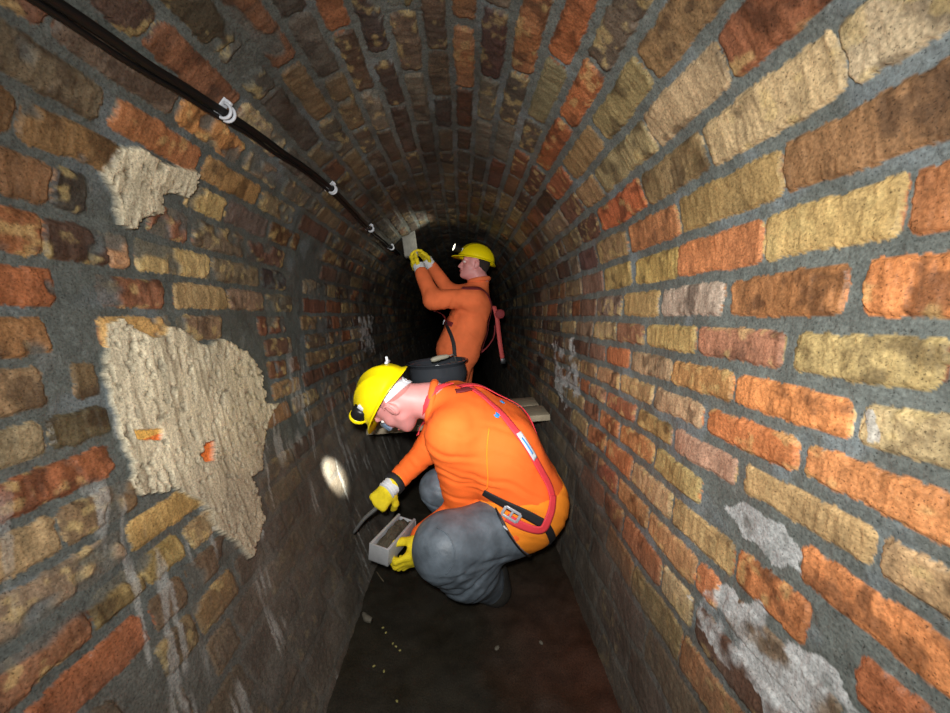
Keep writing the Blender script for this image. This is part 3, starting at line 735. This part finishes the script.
gl = [h1.w(q) for q in [(.070, .066, .006), (.094, .052, .004), (.108, .025, .000), (.111, .0, .0), (.108, -.025, .0), (.094, -.052, .004), (.07, -.066, .006)]]
C = spline(gl, 28); dn = h1.R @ np.array([.12, 0, -1.]); V = np.concatenate([C, C+dn*.042, C+dn*.042-h1.R[:, 0]*.003, C-h1.R[:, 0]*.003]); n = 28
F = [(a*n+i, a*n+i+1, ((a+1) % 4)*n+i+1, ((a+1) % 4)*n+i) for a in range(4) for i in range(n-1)]; mk('safety_glasses', V, F, M_TINT, p1)
V, F = nets([Ell(h1.w((-.014, 0, .045)), (.1, .0795, .0945), h1.R), Cap(h1.w((-.06, 0, -.01)), h1.w((-.055, 0, -.035)), .052, .045, .03)], .006, cut=lambda P: np.maximum((P-h1.c) @ h1.R[:, 0]+.012, -((P-h1.c) @ h1.R[:, 2]+.06)))
mk('cropped_hair', V, F, M_HAIR2, p1)
# gloves
gR = hand_prims(WR+norm(WR-ER)*.052+v(.004, .004, 0), v(-.60, -.66, -.25), v(-.25, -.55, .75), 'R', [(1.2, 1.5, .9)]*4, (.6, .5), 1.03)
V, F = nets(gR, .0034); mk('glove', relax(V, F, 1), F, M_GLOVE, p1)
mk('glove_cuff', *cuff_mesh(WR+norm(WR-ER)*.02, WR+norm(WR-ER)*.082, .0385), M_CUFF, p1)
gLd = v(-.30, -.50, -.80)
gL = hand_prims(WL+norm(WL-EL)*.012, gLd, v(-1, -.10, .15), 'L', [(.9, 1.2, .7)]*4, (.7, .6), 1.03)
V, F = nets(gL, .0034); mk('glove', relax(V, F, 1), F, M_GLOVE, p1)
# harness
har = mk('harness', *ribbon(suit1, pxs(suit1, [(466, 386), (473, 391), (485, 400), (497, 411), (514, 431), (532, 457), (546, 482), (551, 497)]), .030, .010, .003, 50)[:2], M_RED, p1)
far = [at(459, 379, 1.33), at(470, 381, 1.38), at(485, 389, 1.42), at(509, 406, 1.46), at(530, 423, 1.49), at(548, 438, 1.52), at(560, 470, 1.55), at(566, 510, 1.50)]
V, F, _, _ = ribbon(suit1, far, .032, .012, .003, 50); mk('strap', V, F, M_RED, har)
def strap(px, w, m, off=.010, n=36, nm='strap', D0=.3):
    V, F, C, N = ribbon(suit1, pxs(suit1, px, D0), w, off, .003, n); return mk(nm, V, F, m, har), C, N
strap([(551, 495), (550, 508), (546, 520), (541, 528), (528, 526), (516, 521), (507, 516)], .030, M_RED, .013)
strap([(484, 491), (496, 498), (509, 505), (525, 513), (543, 523)], .034, M_BLK, .008)
strap([(545, 524), (550, 533), (554, 545), (555, 556)], .030, M_BLK, .007)
strap([(452, 386), (440, 389), (430, 398), (425, 410), (423, 424), (420, 436)], .020, M_RED, .014)
strap([(456, 394), (463, 393), (470, 391)], .030, M_DRED, .014, 12, 'keeper')
V, F, C, N = ribbon(suit1, pxs(suit1, [(517, 434), (525, 446), (533, 459)]), .024, .0135, .002, 14); mk('label', V, F, M_WHT, har)
for a, b in (((519, 438), (523, 444)), ((522, 441), (530, 453)), ((526, 446), (531, 454))):
    pass
V, F, C, N = ribbon(suit1, pxs(suit1, [(520, 439), (525, 446), (530, 454)]), .006, .015, .001, 10); mk('label_print', V, F, M_BLUE, har)
def plate(px, w, hgt_, m, off, nm, rot=0, ringw=None, parent=None, prims=None):
    prims = suit1 if prims is None else prims
    p = snap(prims, [cast(prims, *px)], off)[0]; n_ = grad(prims, p[None])[0]; a = norm(np.cross(n_, [0, 1, .2]) if abs(n_[1]) < .95 else np.cross(n_, [0, 0, 1])); b = np.cross(n_, a)
    a, b = a*math.cos(rot)+b*math.sin(rot), b*math.cos(rot)-a*math.sin(rot); R = np.stack([a, b, n_], 1)
    if ringw:
        parts = [bbox(w, ringw, .005, .0015), bbox(w, ringw, .005, .0015), bbox(ringw, hgt_, .005, .0015), bbox(ringw, hgt_, .005, .0015), bbox(w, ringw*.8, .004, .001)]
        offs = [(0, hgt_/2, 0), (0, -hgt_/2, 0), (w/2, 0, 0), (-w/2, 0, 0), (0, 0, 0)]
        V, F = merge(*[(q[0]+np.array(o_), q[1]) for q, o_ in zip(parts, offs)])
    else: V, F = bbox(w, hgt_, .002, .0006)
    return mk(nm, xf(V, R, p), F, m, parent or har)
plate((512, 511), .036, .058, M_STEEL, .018, 'buckle', 1.1, .010)
for q in ((496, 417), (501, 404)):
    for ro in (.5, 1.9, 1.2): plate(q, .026, .008, M_BLUE, .009+.001*ro, 'blue_tab', ro)
# ---------------------------------------------------------------- worker standing behind
nb2 = V3(.138, .268, 2.72)
D1 = 2.72
c1a, c1b = V3(.085, .075, 2.64), V3(.075, .095, 2.80); c2a, c2b = V3(.03, -.10, 2.65), V3(.03, -.10, 2.79); c3a, c3b = V3(-.03, -.26, 2.64), V3(-.03, -.26, 2.80)
sl, sr = V3(.075, .125, 2.555), V3(.06, .185, 2.90)
el, wl_ = V3(-.205, .115, 2.50), V3(-.295, .315, 2.60)
er, wr_ = V3(-.095, .195, 2.88), V3(-.235, .385, 2.79)
hl, kl, al = V3(-.02, -.32, 2.63), V3(-.07, -.70, 2.60), V3(-.01, -1.07, 2.66)
hr, kr, ar = V3(.0, -.32, 2.82), V3(-.01, -.70, 2.83), V3(.06, -1.07, 2.86)
torso2 = [Cap(c1a, c2a, .135, .140, .05), Cap(c1b, c2b, .135, .140, .08), Cap(c2a, c3a, .145, .172, .06), Cap(c2b, c3b, .145, .172, .08), Cap(nb2, (c1a+c1b)/2, .075, .13, .07)]
arms2 = [Cap(c1a, sl, .10, .082, .06), Cap(sl, el, .080, .070, .03), Cap(el, wl_, .068, .050, .03), Cap(c1b, sr, .10, .08, .06), Cap(sr, er, .074, .064, .03), Cap(er, wr_, .062, .048, .03)]
legs2 = [Cap(hl, kl, .105, .075, .03), Cap(kl, al, .075, .062, .03), Cap(hr, kr, .105, .075, .03), Cap(kr, ar, .075, .062, .03)]
suit2 = torso2+arms2+legs2
h2 = Head((.098, .392, 2.72), (.20, .98, .0), (-.98, .2, -.12))
skin2 = head_prims(h2, nb2)+[p.grow(-.022) for p in suit2]
V, F = nets(skin2, .0068); V = relax(V, F, 1)
p2 = mk('person', V, F, M_SKIN, loc=(.0, 2.72, 0))
tag(p2, 'worker in orange overalls standing further in and raising a brick to the crown', 'person')
face_bits(h2, p2); ears_inner(h2, p2, 1)
V, F = cloth(suit2, .0105, [((*V3(-.1, .10, 2.5), .14), (1, 0, -.5), 70, .007), ((*V3(.05, .0, 2.55), .16), (.6, 0, 1), 60, .007), ((*V3(-.02, -.2, 2.55), .14), (.3, 0, 1), 70, .007)], seed=23)
mk('overalls', V, F, M_HI2, p2)
cn = norm(nb2-h2.c); cc = nb2-cn*.010; e1 = norm(np.cross(cn, [0, 1, 0])); e2 = np.cross(cn, e1)
mk('collar', *tube([cc+(e1*math.cos(t)*.075+e2*math.sin(t)*.075)+cn*.012*math.cos(t) for t in np.linspace(0, 2*math.pi, 40)], .018, 12), M_HI2, p2)
hat2 = hard_hat(h2, p2)
LP2, LA2 = head_torch(h2, hat2, (.163, .030, .088), h2.R.T @ norm(v(-.9, .28, -.34)), M_BLKP, 1.3)
V, F = nets([Ell(h2.w((-.014, 0, .045)), (.1, .0795, .0945), h2.R), Cap(h2.w((-.065, 0, -.0)), h2.w((-.058, 0, -.045)), .050, .043, .03)], .006, cut=lambda P: np.maximum((P-h2.c) @ h2.R[:, 0]+.014, -((P-h2.c) @ h2.R[:, 2]+.075)))
mk('hair', V, F, M_HAIR, p2)
for A_, AR_, (kn, anx) in ((0, 0, (kl, al)), (0, 0, (kr, ar))):
    b_ = [Cap(kn+(anx-kn)*.15, anx, .084, .074, .03), Cap(anx+v(.03, -.01, 0), anx+v(-.16, -.04, -.01), .056, .046, .04)]
    V, F = nets(b_, .009); mk('wellington_boot', relax(V, F, 1), F, M_WADER, p2)
bw = V3(-.395, .545, 2.735)                            # the brick held to the wall
g2L = hand_prims(wl_+norm(wl_-el)*.015, bw-wl_+v(-.06, -.10, -.03), v(.75, .40, .35), 'L', [(.35, .55, .4), (.5, .7, .4), (.5, .8, .5), (.6, .8, .5)], (.1, .3), 1.05, .12)
V, F = nets(g2L, .0042); mk('glove', relax(V, F, 1), F, M_GLOVE, p2)
mk('glove_cuff', *cuff_mesh(wl_-norm(wl_-el)*.01, wl_+norm(wl_-el)*.070, .044), M_CUFF, p2)
g2R = hand_prims(wr_+norm(wr_-er)*.015, bw-wr_+v(.07, -.03, .03), v(-.8, .1, -.4), 'R', [(.4, .6, .4)]*4, (.1, .3), 1.05)
V, F = nets(g2R, .0042); mk('glove', relax(V, F, 1), F, M_GLOVE, p2)
mk('glove_cuff', *cuff_mesh(wr_-norm(wr_-er)*.01, wr_+norm(wr_-er)*.075, .043), M_CUFF, p2)
hs2 = mk('harness', *ribbon(suit2, pxs(suit2, [(462, 289), (474, 289), (484, 292), (490, 302), (493, 318), (492, 332), (487, 345), (482, 354)]), .034, .010, .003, 50)[:2], M_DRED, p2)
for pl, w_, m_ in (([(436, 320), (442, 321), (448, 323), (453, 325)], .034, M_DRED), ([(447, 323), (451, 334), (454, 345), (455, 356)], .028, M_BLK)):
    V, F, _, _ = ribbon(suit2, pxs(suit2, pl), w_, .009, .003, 30); mk('strap', V, F, m_, hs2)
plate((446, 322), .045, .05, M_STEEL, .016, 'buckle', .2, .010, hs2, suit2)
ln = spline([at(494, 306, 2.66), at(497, 318, 2.64), at(499, 335, 2.64), at(501, 350, 2.64), at(503, 362, 2.65)], 30)
S_ = np.array([.017, .006, 0]); T_ = np.array([0, .003, 0])
V = np.concatenate([ln-S_-T_, ln+S_-T_, ln+S_+T_, ln-S_+T_]); n = 30
F = [(a*n+i, a*n+i+1, ((a+1) % 4)*n+i+1, ((a+1) % 4)*n+i) for a in range(4) for i in range(n-1)]+[(0, n, 2*n, 3*n), (n-1, 4*n-1, 3*n-1, 2*n-1)]
mk('lanyard', V, F, M_LAN, hs2)
V, F = lathe([(.0001, -.014), (.030, -.014), (.036, -.008), (.036, .008), (.030, .014), (.0001, .014)], 28)
mk('reel', xf(V, basis((1, 0, 0), (0, 0, 1), (0, -1, 0)), at(500, 314, 2.63)), F, M_DRED, hs2)
V, F = bbox(.04, .012, .045, .004); mk('hook', V+at(503, 361, 2.645), F, M_BLKP, hs2)
V, F = tube(spline([at(495, 325, 2.72), at(494, 336, 2.68), at(489, 345, 2.62), at(482, 352, 2.58)], 20), .006, 8); mk('tail', V, F, M_DRED, hs2)
# ================================================================== loose things
M_DBRICK = mat('grey_brick', (150, 148, 138), .85, bump=.5, bscale=120, var=.2, vscale=25)
M_IRON = mat('worn_steel', (128, 128, 126), .45, metal=.6, bump=.15, bscale=150, var=.2, vscale=30)
M_ZINC = mat('tray_metal', (176, 178, 180), .55, metal=.25, bump=.12, bscale=120, var=.14, vscale=24)
M_MORTAR = mat('wet_mortar', (74, 68, 54), .8, bump=.9, bscale=70, var=.3, vscale=30)
M_RUB = mat('black_rubber', (60, 64, 70), .2, bump=.06, bscale=60, var=.15, vscale=8)
M_WOOD = mat('board_timber', (150, 138, 116), .8, bump=.35, bscale=45, var=.25, vscale=10)
M_CABLE = mat('cable_sheath', (9, 9, 10), .5)
# brick in the standing worker's hands
V, F = bbox(.102, .065, .215, .006)
ax_ = norm(v(-.13, 1, .10)); y_ = norm(np.cross(ax_, [1, 0, 0])); R = np.stack([np.cross(y_, ax_), y_, ax_], 1)
V = V*(1+.03*(fbm(V*30, 2, 301)-.5)[:, None])
tag(mk('brick', xf(V*np.array([1, 1, .88]), R, bw+v(.0, .0, 0)), F, M_DBRICK), 'grey brick held up to the crown by the standing worker', 'brick')
# jointing iron in the front worker's right hand
fr = gR[0].b
a0, a1 = at(381, 503, 1.345), at(353.5, 533, 1.325)
d = norm(a1-a0); P = [a0-d*.035, a0, a0+d*.03, a0+(a1-a0)*.6+v(-.004, .006, 0), a1]
V, F = tube(spline(P, 24), np.interp(np.linspace(0, 1, 24), [0, .3, .36, .9, 1], [.011, .011, .0085, .0075, .005]), 14)
ji = tag(mk('jointing_iron', V, F, M_IRON), 'slim steel jointing iron gripped in the yellow right glove, tip near the left wall', 'tool')
# mortar tray
o_ = v(-.300, -.818, 1.150)+np.array([0, 0, EYE]); yaw = math.atan2(.068, .18)
xa = np.array([math.cos(yaw), -math.sin(yaw), 0]); ya = np.array([math.sin(yaw), math.cos(yaw), 0])
tl = math.radians(-6); xa = xa*math.cos(tl)+np.array([0, 0, 1])*math.sin(tl); za = np.cross(xa, ya)
Rt = np.stack([xa, ya, za], 1); TW, TL, TH, tt = .082, .205, .068, .006
def tb(name, s, c, par=None, m=M_ZINC, loc=None): return mk(name, xf(bbox(*s, .0015)[0]+np.array(c), Rt, o_), bbox(*s, .0015)[1], m, par, loc)
tray = empty('mortar_tray', o_+ya*TL/2-za*TH)
tag(tray, 'grey metal mortar tray held by the crouching worker in front of the knee', 'tray')
tb('base', (TW, TL, tt), (0, TL/2, -TH+tt/2), tray)
tb('front_panel', (TW, tt, TH), (0, tt/2, -TH/2), tray); tb('back_panel', (TW, tt, TH*.8), (0, TL-tt/2, -TH*.6), tray)
for s in (-1, 1): tb('side_panel', (tt+.004, TL-2*tt, TH), (s*(TW/2-tt/2-.002), TL/2, -TH/2), tray)
gu, gv = np.meshgrid(np.linspace(-1, 1, 26), np.linspace(0, 1, 44), indexing='ij')
hz = -.022+.030*(1-gu**4)*np.sin(gv*math.pi)**.6+(fbm(np.stack([gu*3, gv*8, gu*0], -1), 4, 310)-.5)*.024
Vt = np.stack([gu*(TW/2-.012), .010+gv*(TL-.020), hz], -1).reshape(-1, 3); nb_ = Vt.copy(); nb_[:, 2] = -TH+tt+.001
I, J = np.meshgrid(np.arange(25), np.arange(43), indexing='ij'); q = np.stack([I*44+J, (I+1)*44+J, (I+1)*44+J+1, I*44+J+1], -1).reshape(-1, 4)
edge_ = [i*44 for i in range(26)]+[25*44+j for j in range(1, 44)]+[i*44+43 for i in range(24, -1, -1)]+[j for j in range(42, 0, -1)]
N_ = len(Vt); Fm = [tuple(f) for f in q]+[tuple(f+N_)[::-1] for f in q]+[(edge_[i], edge_[i]+N_, edge_[(i+1) % len(edge_)]+N_, edge_[(i+1) % len(edge_)]) for i in range(len(edge_))]
tag(mk('mortar', xf(np.vstack([Vt, nb_]), Rt, o_), Fm, M_MORTAR), 'dark wet mortar heaped in the grey metal tray', 'mortar', kind='stuff')
# boards across the tunnel, and the rubber bowl on them
def board(A, B_, w, th, lab):
    A, B_ = np.asarray(A), np.asarray(B_); L = np.linalg.norm(B_-A); x = norm(B_-A); z = norm(np.cross(x, [0, 1, 0])); y = np.cross(z, x)
    V, F = bbox(L, w, th, .003); o = mk('scaffold_board', xf(V, np.stack([x, y, z], 1), (A+B_)/2+y*w/2-z*th/2), F, M_WOOD)
    return tag(o, lab, 'board', 'boards across the tunnel'), (A+B_)/2, z
b1, bc1, bz1 = board(V3(-.553, -.643, 1.92), V3(.503, -.560, 1.895), .215, .036, 'worn grey scaffold board wedged across the tunnel right behind the crouching worker')
b2, bc2, bz2 = board(V3(-.545, -.643, 2.15), V3(.490, -.562, 2.12), .215, .036, 'scaffold board carrying the black bowl, in front of the standing worker')
bp_ = at(440.5, 361, 2.25); zt = (bc2+np.array([1, 0, -bz2[0]/bz2[2]])*(bp_[0]-bc2[0]))[2]; HB = bp_[2]-zt-.002
prof_b = [(.0001, 0), (.085, 0), (.105, .010), (.140, HB*.25), (.170, HB*.5), (.188, HB*.66), (.192, HB*.74), (.181, HB-.022), (.183, HB-.012), (.200, HB-.010), (.204, HB-.004), (.200, HB), (.190, HB), (.172, HB*.78), (.158, HB*.5), (.132, HB*.25), (.095, .022), (.0001, .016)]
V, F = lathe(prof_b, 72); sl_ = math.atan2(bz2[0], bz2[2])
Rb = np.array(Matrix.Rotation(sl_*.9, 3, 'Y'))
bowl = mk('mixing_bowl', xf(V, Rb, (bp_[0], 2.255, zt+.004)), F, M_RUB)
tag(bowl, 'black rubber mixing bowl on a scaffold board behind the crouching worker', 'bowl')
V, F = bbox(.014, .05, .03, .004); 
# trowel lying in the bowl: handle and blade
t0 = np.array([bp_[0], 2.25, bp_[2]])
P0, P1 = t0+np.array([-.035, -.15, .004]), t0+np.array([.045, .03, -.008])
tw = empty('trowel', t0+np.array([0, 0, -.05])); tag(tw, 'small trowel resting in the black rubber bowl', 'trowel')
P0, P1 = at(431, 360.5, 2.16), at(449, 356, 2.20)
mk('handle', *tube(spline([P0, (P0+P1)/2+np.array([0, 0, .004]), P1], 14), [.010, .014, .016, .017, .017, .017, .017, .016, .016, .015, .015, .013, .011, .009], 16), mat('trowel_wood', (176, 170, 150), .5), tw)
d = norm(P1-P0); e_ = P1+d*.05+np.array([0, .02, -.05])
mk('shank', *tube(spline([P1, P1+d*.03, e_], 12), .005, 10), M_IRON, tw)
bl_ = np.array([[-.05, 0, 0], [.05, 0, 0], [.035, .10, 0], [0, .15, 0], [-.035, .10, 0]]); top = bl_+np.array([0, 0, .002])
Vb = np.vstack([bl_, top]); Fb = [(4, 3, 2, 1, 0), (5, 6, 7, 8, 9)]+[(i, (i+1) % 5, (i+1) % 5+5, i+5) for i in range(5)]
mk('blade', xf(Vb, basis(np.cross(norm([.3, .5, -.8]), [0, 0, 1]), [.3, .5, -.8], np.cross(np.cross(norm([.3, .5, -.8]), [0, 0, 1]), norm([.3, .5, -.8]))), e_), Fb, M_IRON, tw, smooth=False)
# cable along the crown, with its clips
cp = [(-60, -75), (-10, -42), (45, -2), (110, 40), (165, 75), (222, 110), (250, 129), (277, 148), (303, 166), (330, 187), (352, 209), (370, 228), (386, 242), (399, 254)]
CP = [wallpt(x, y, .022) for x, y in cp]
c_ = spline(CP, 160); c_ += (np.stack([fbm(c_*7, 2, 401), fbm(c_*7, 2, 402)*0+.5, fbm(c_*7, 2, 403)], 1)-.5)*.010
tag(mk('cable', *tube(c_, .0085, 12), M_CABLE), 'thick black cable clipped along the upper left of the tunnel', 'cable')
nn_ = np.stack([cx-c_[:, 0], 0*c_[:, 0], ch+EYE-c_[:, 2]], 1); nn_ /= np.linalg.norm(nn_, axis=1)[:, None]; tt_ = np.gradient(c_, axis=0); tt_ /= np.linalg.norm(tt_, axis=1)[:, None]; ss_ = np.cross(nn_, tt_)
ss_ *= np.sign((ss_ @ np.array([0, 0, -1.])))[:, None]; c2 = c_+ss_*(.0142+.002*np.sin(np.arange(160)*.13)**2)[:, None]-nn_*.002
tag(mk('cable', *tube(c2, .0052, 10), M_CABLE), 'thinner black cable running just below the thick one', 'cable')
labs = ['white cable clip nearest the camera, on the orange brick', 'second white cable clip from the camera', 'third white cable clip from the camera', 'white cable clip nearest the raised brick']
for (x, y), lb_ in zip([(224, 111), (331, 188), (370, 228), (391, 247)], labs):
    p = wallpt(x, y, .016); pw_ = wallpt(x, y, 0); n_ = norm(p-pw_); n_ = norm(np.array([cx-p[0], 0, ch+EYE-p[2]])); t_ = np.array([0, 1., 0]); s_ = norm(np.cross(n_, t_))
    R = np.stack([t_, s_, n_], 1)
    V, F = merge((bbox(.022, .050, .003, .001)[0]+np.array([0, 0, -.008]), bbox(.022, .050, .003, .001)[1]), *[(tube(np.array([[xx, .017*math.cos(a), .004+.017*math.sin(a)] for a in np.linspace(-.5, math.pi+.5, 14)]), .0035, 8)) for xx in (-.007, .007)],
                 (bbox(.010, .010, .012, .002)[0]+np.array([0, .021, -.001]), bbox(.010, .010, .012, .002)[1]))
    tag(mk('cable_clip', xf(V, R, p), F, M_WHT), lb_, 'cable clip', 'clips along the cable')
# bits on the silt
def on_floor(x, y):
    d = ray(x, y); D = -(EYE-.0)/d[2]; X = d[0]*D; i = np.argmin(abs(fx-X)); j = np.argmin(abs(fy-D)); return np.array([X, D, FZ[i, j]])
M_PEB = mat('pale_pebble', (96, 90, 78), .7, bump=.3, bscale=120); M_CHIP = mat('yellow_chip', (140, 132, 76), .7); M_STICK = mat('stick', (96, 84, 64), .85, bump=.4)
def blob(p, r, m, name, seed, lab, cat, grp=None):
    V, F = lathe([(math.sin(t)+1e-4, -math.cos(t)) for t in np.linspace(0, math.pi, 10)], 14); V = V*(1+.5*(fbm(V*1.6+seed, 2, seed)-.5))[:, None]*np.array(r)
    a = seed*1.3; V = V @ np.array(Matrix.Rotation(a, 3, 'Z')).T; V[:, 2] -= V[:, 2].min()
    return tag(mk(name, V+p-np.array([0, 0, r[2]*.3]), F, m), lab, cat, grp)
blob(on_floor(497, 648), (.011, .007, .005), M_PEB, 'pebble', 3, 'pale pebble on the silt below the grey boot', 'pebble', 'pebbles on the silt')
blob(on_floor(541, 644), (.009, .006, .005), M_PEB, 'pebble', 4, 'small pebble on the silt towards the right wall', 'pebble', 'pebbles on the silt')
for k_, (x, y) in enumerate([(383, 630), (393, 645), (396, 648), (386, 634), (397, 703), (374, 668), (384, 672), (400, 652)]):
    blob(on_floor(x, y), (.005, .0034, .0026), M_CHIP, 'mortar_chip', 5+k_, 'yellowish chip scattered on the dark silt beside the left wall', 'chip', 'yellow chips on the silt')
p = on_floor(367, 628); V, F = tube(spline([p+np.array([-.018, .02, .014]), p+np.array([.0, 0, .012]), p+np.array([.02, -.01, .012])], 12), np.interp(np.linspace(0, 1, 12), [0, .5, 1], [.006, .012, .009]), 10)
tag(mk('stone', V, F, M_PEB), 'small broken stone at the foot of the left wall', 'stone')
p = on_floor(380, 584); V, F = tube(spline([p+np.array([-.02, .03, .010]), p+np.array([.0, 0, .012]), p+np.array([.022, -.025, .008])], 10), .0022, 7)
tag(mk('twig', V, F, M_STICK), 'thin twig lying on the silt under the mortar tray', 'twig')
# ================================================================== light
def spot(name, loc, aim, power, ang, blend=1, rad=.02, colr=(1, 1, 1)):
    l = bpy.data.lights.new(name, 'SPOT'); l.energy = power; l.spot_size = math.radians(ang); l.spot_blend = blend; l.shadow_soft_size = rad; l.color = colr
    o = bpy.data.objects.new(name, l); COL.objects.link(o); o.location = loc
    o.rotation_euler = (Vector(aim)-Vector(loc)).to_track_quat('-Z', 'Y').to_euler(); return o
def point(name, loc, power, rad=.03, colr=(1, 1, 1)):
    l = bpy.data.lights.new(name, 'POINT'); l.energy = power; l.shadow_soft_size = rad; l.color = colr
    o = bpy.data.objects.new(name, l); COL.objects.link(o); o.location = loc; return o
# the photographer's head torch: a broad flood and its spill
spot('head_torch_flood', (-.04, -.02, EYE+.10), (.06, 1.35, EYE-.30), 62, 150, 1, .03, (1, 1, .98))
spot('head_torch_beam', (-.04, -.02, EYE+.10), (.02, 2.2, EYE-.25), 92, 66, 1, .03, (1, 1, .98))
point('head_torch_spill', (-.05, -.05, EYE+.06), 5.0, .05, (1, 1, .98))
W_ = bpy.data.worlds.new('dark'); SC.world = W_; W_.use_nodes = True
W_.node_tree.nodes['Background'].inputs[0].default_value = (0, 0, 0, 1)
SC.view_settings.view_transform = 'Standard'; SC.view_settings.look = 'None'; SC.view_settings.gamma = 1
SC.view_settings.use_curve_mapping = False; SC.view_settings.exposure = 0
spot('torch_beam', tuple(LP1), tuple(LP1+LA1), 85.0, 27, 1, .01, (1, .97, .85))
spot('torch_beam', tuple(LP2), tuple(LP2+LA2), 6.0, 80, 1, .01, (1, .97, .8))
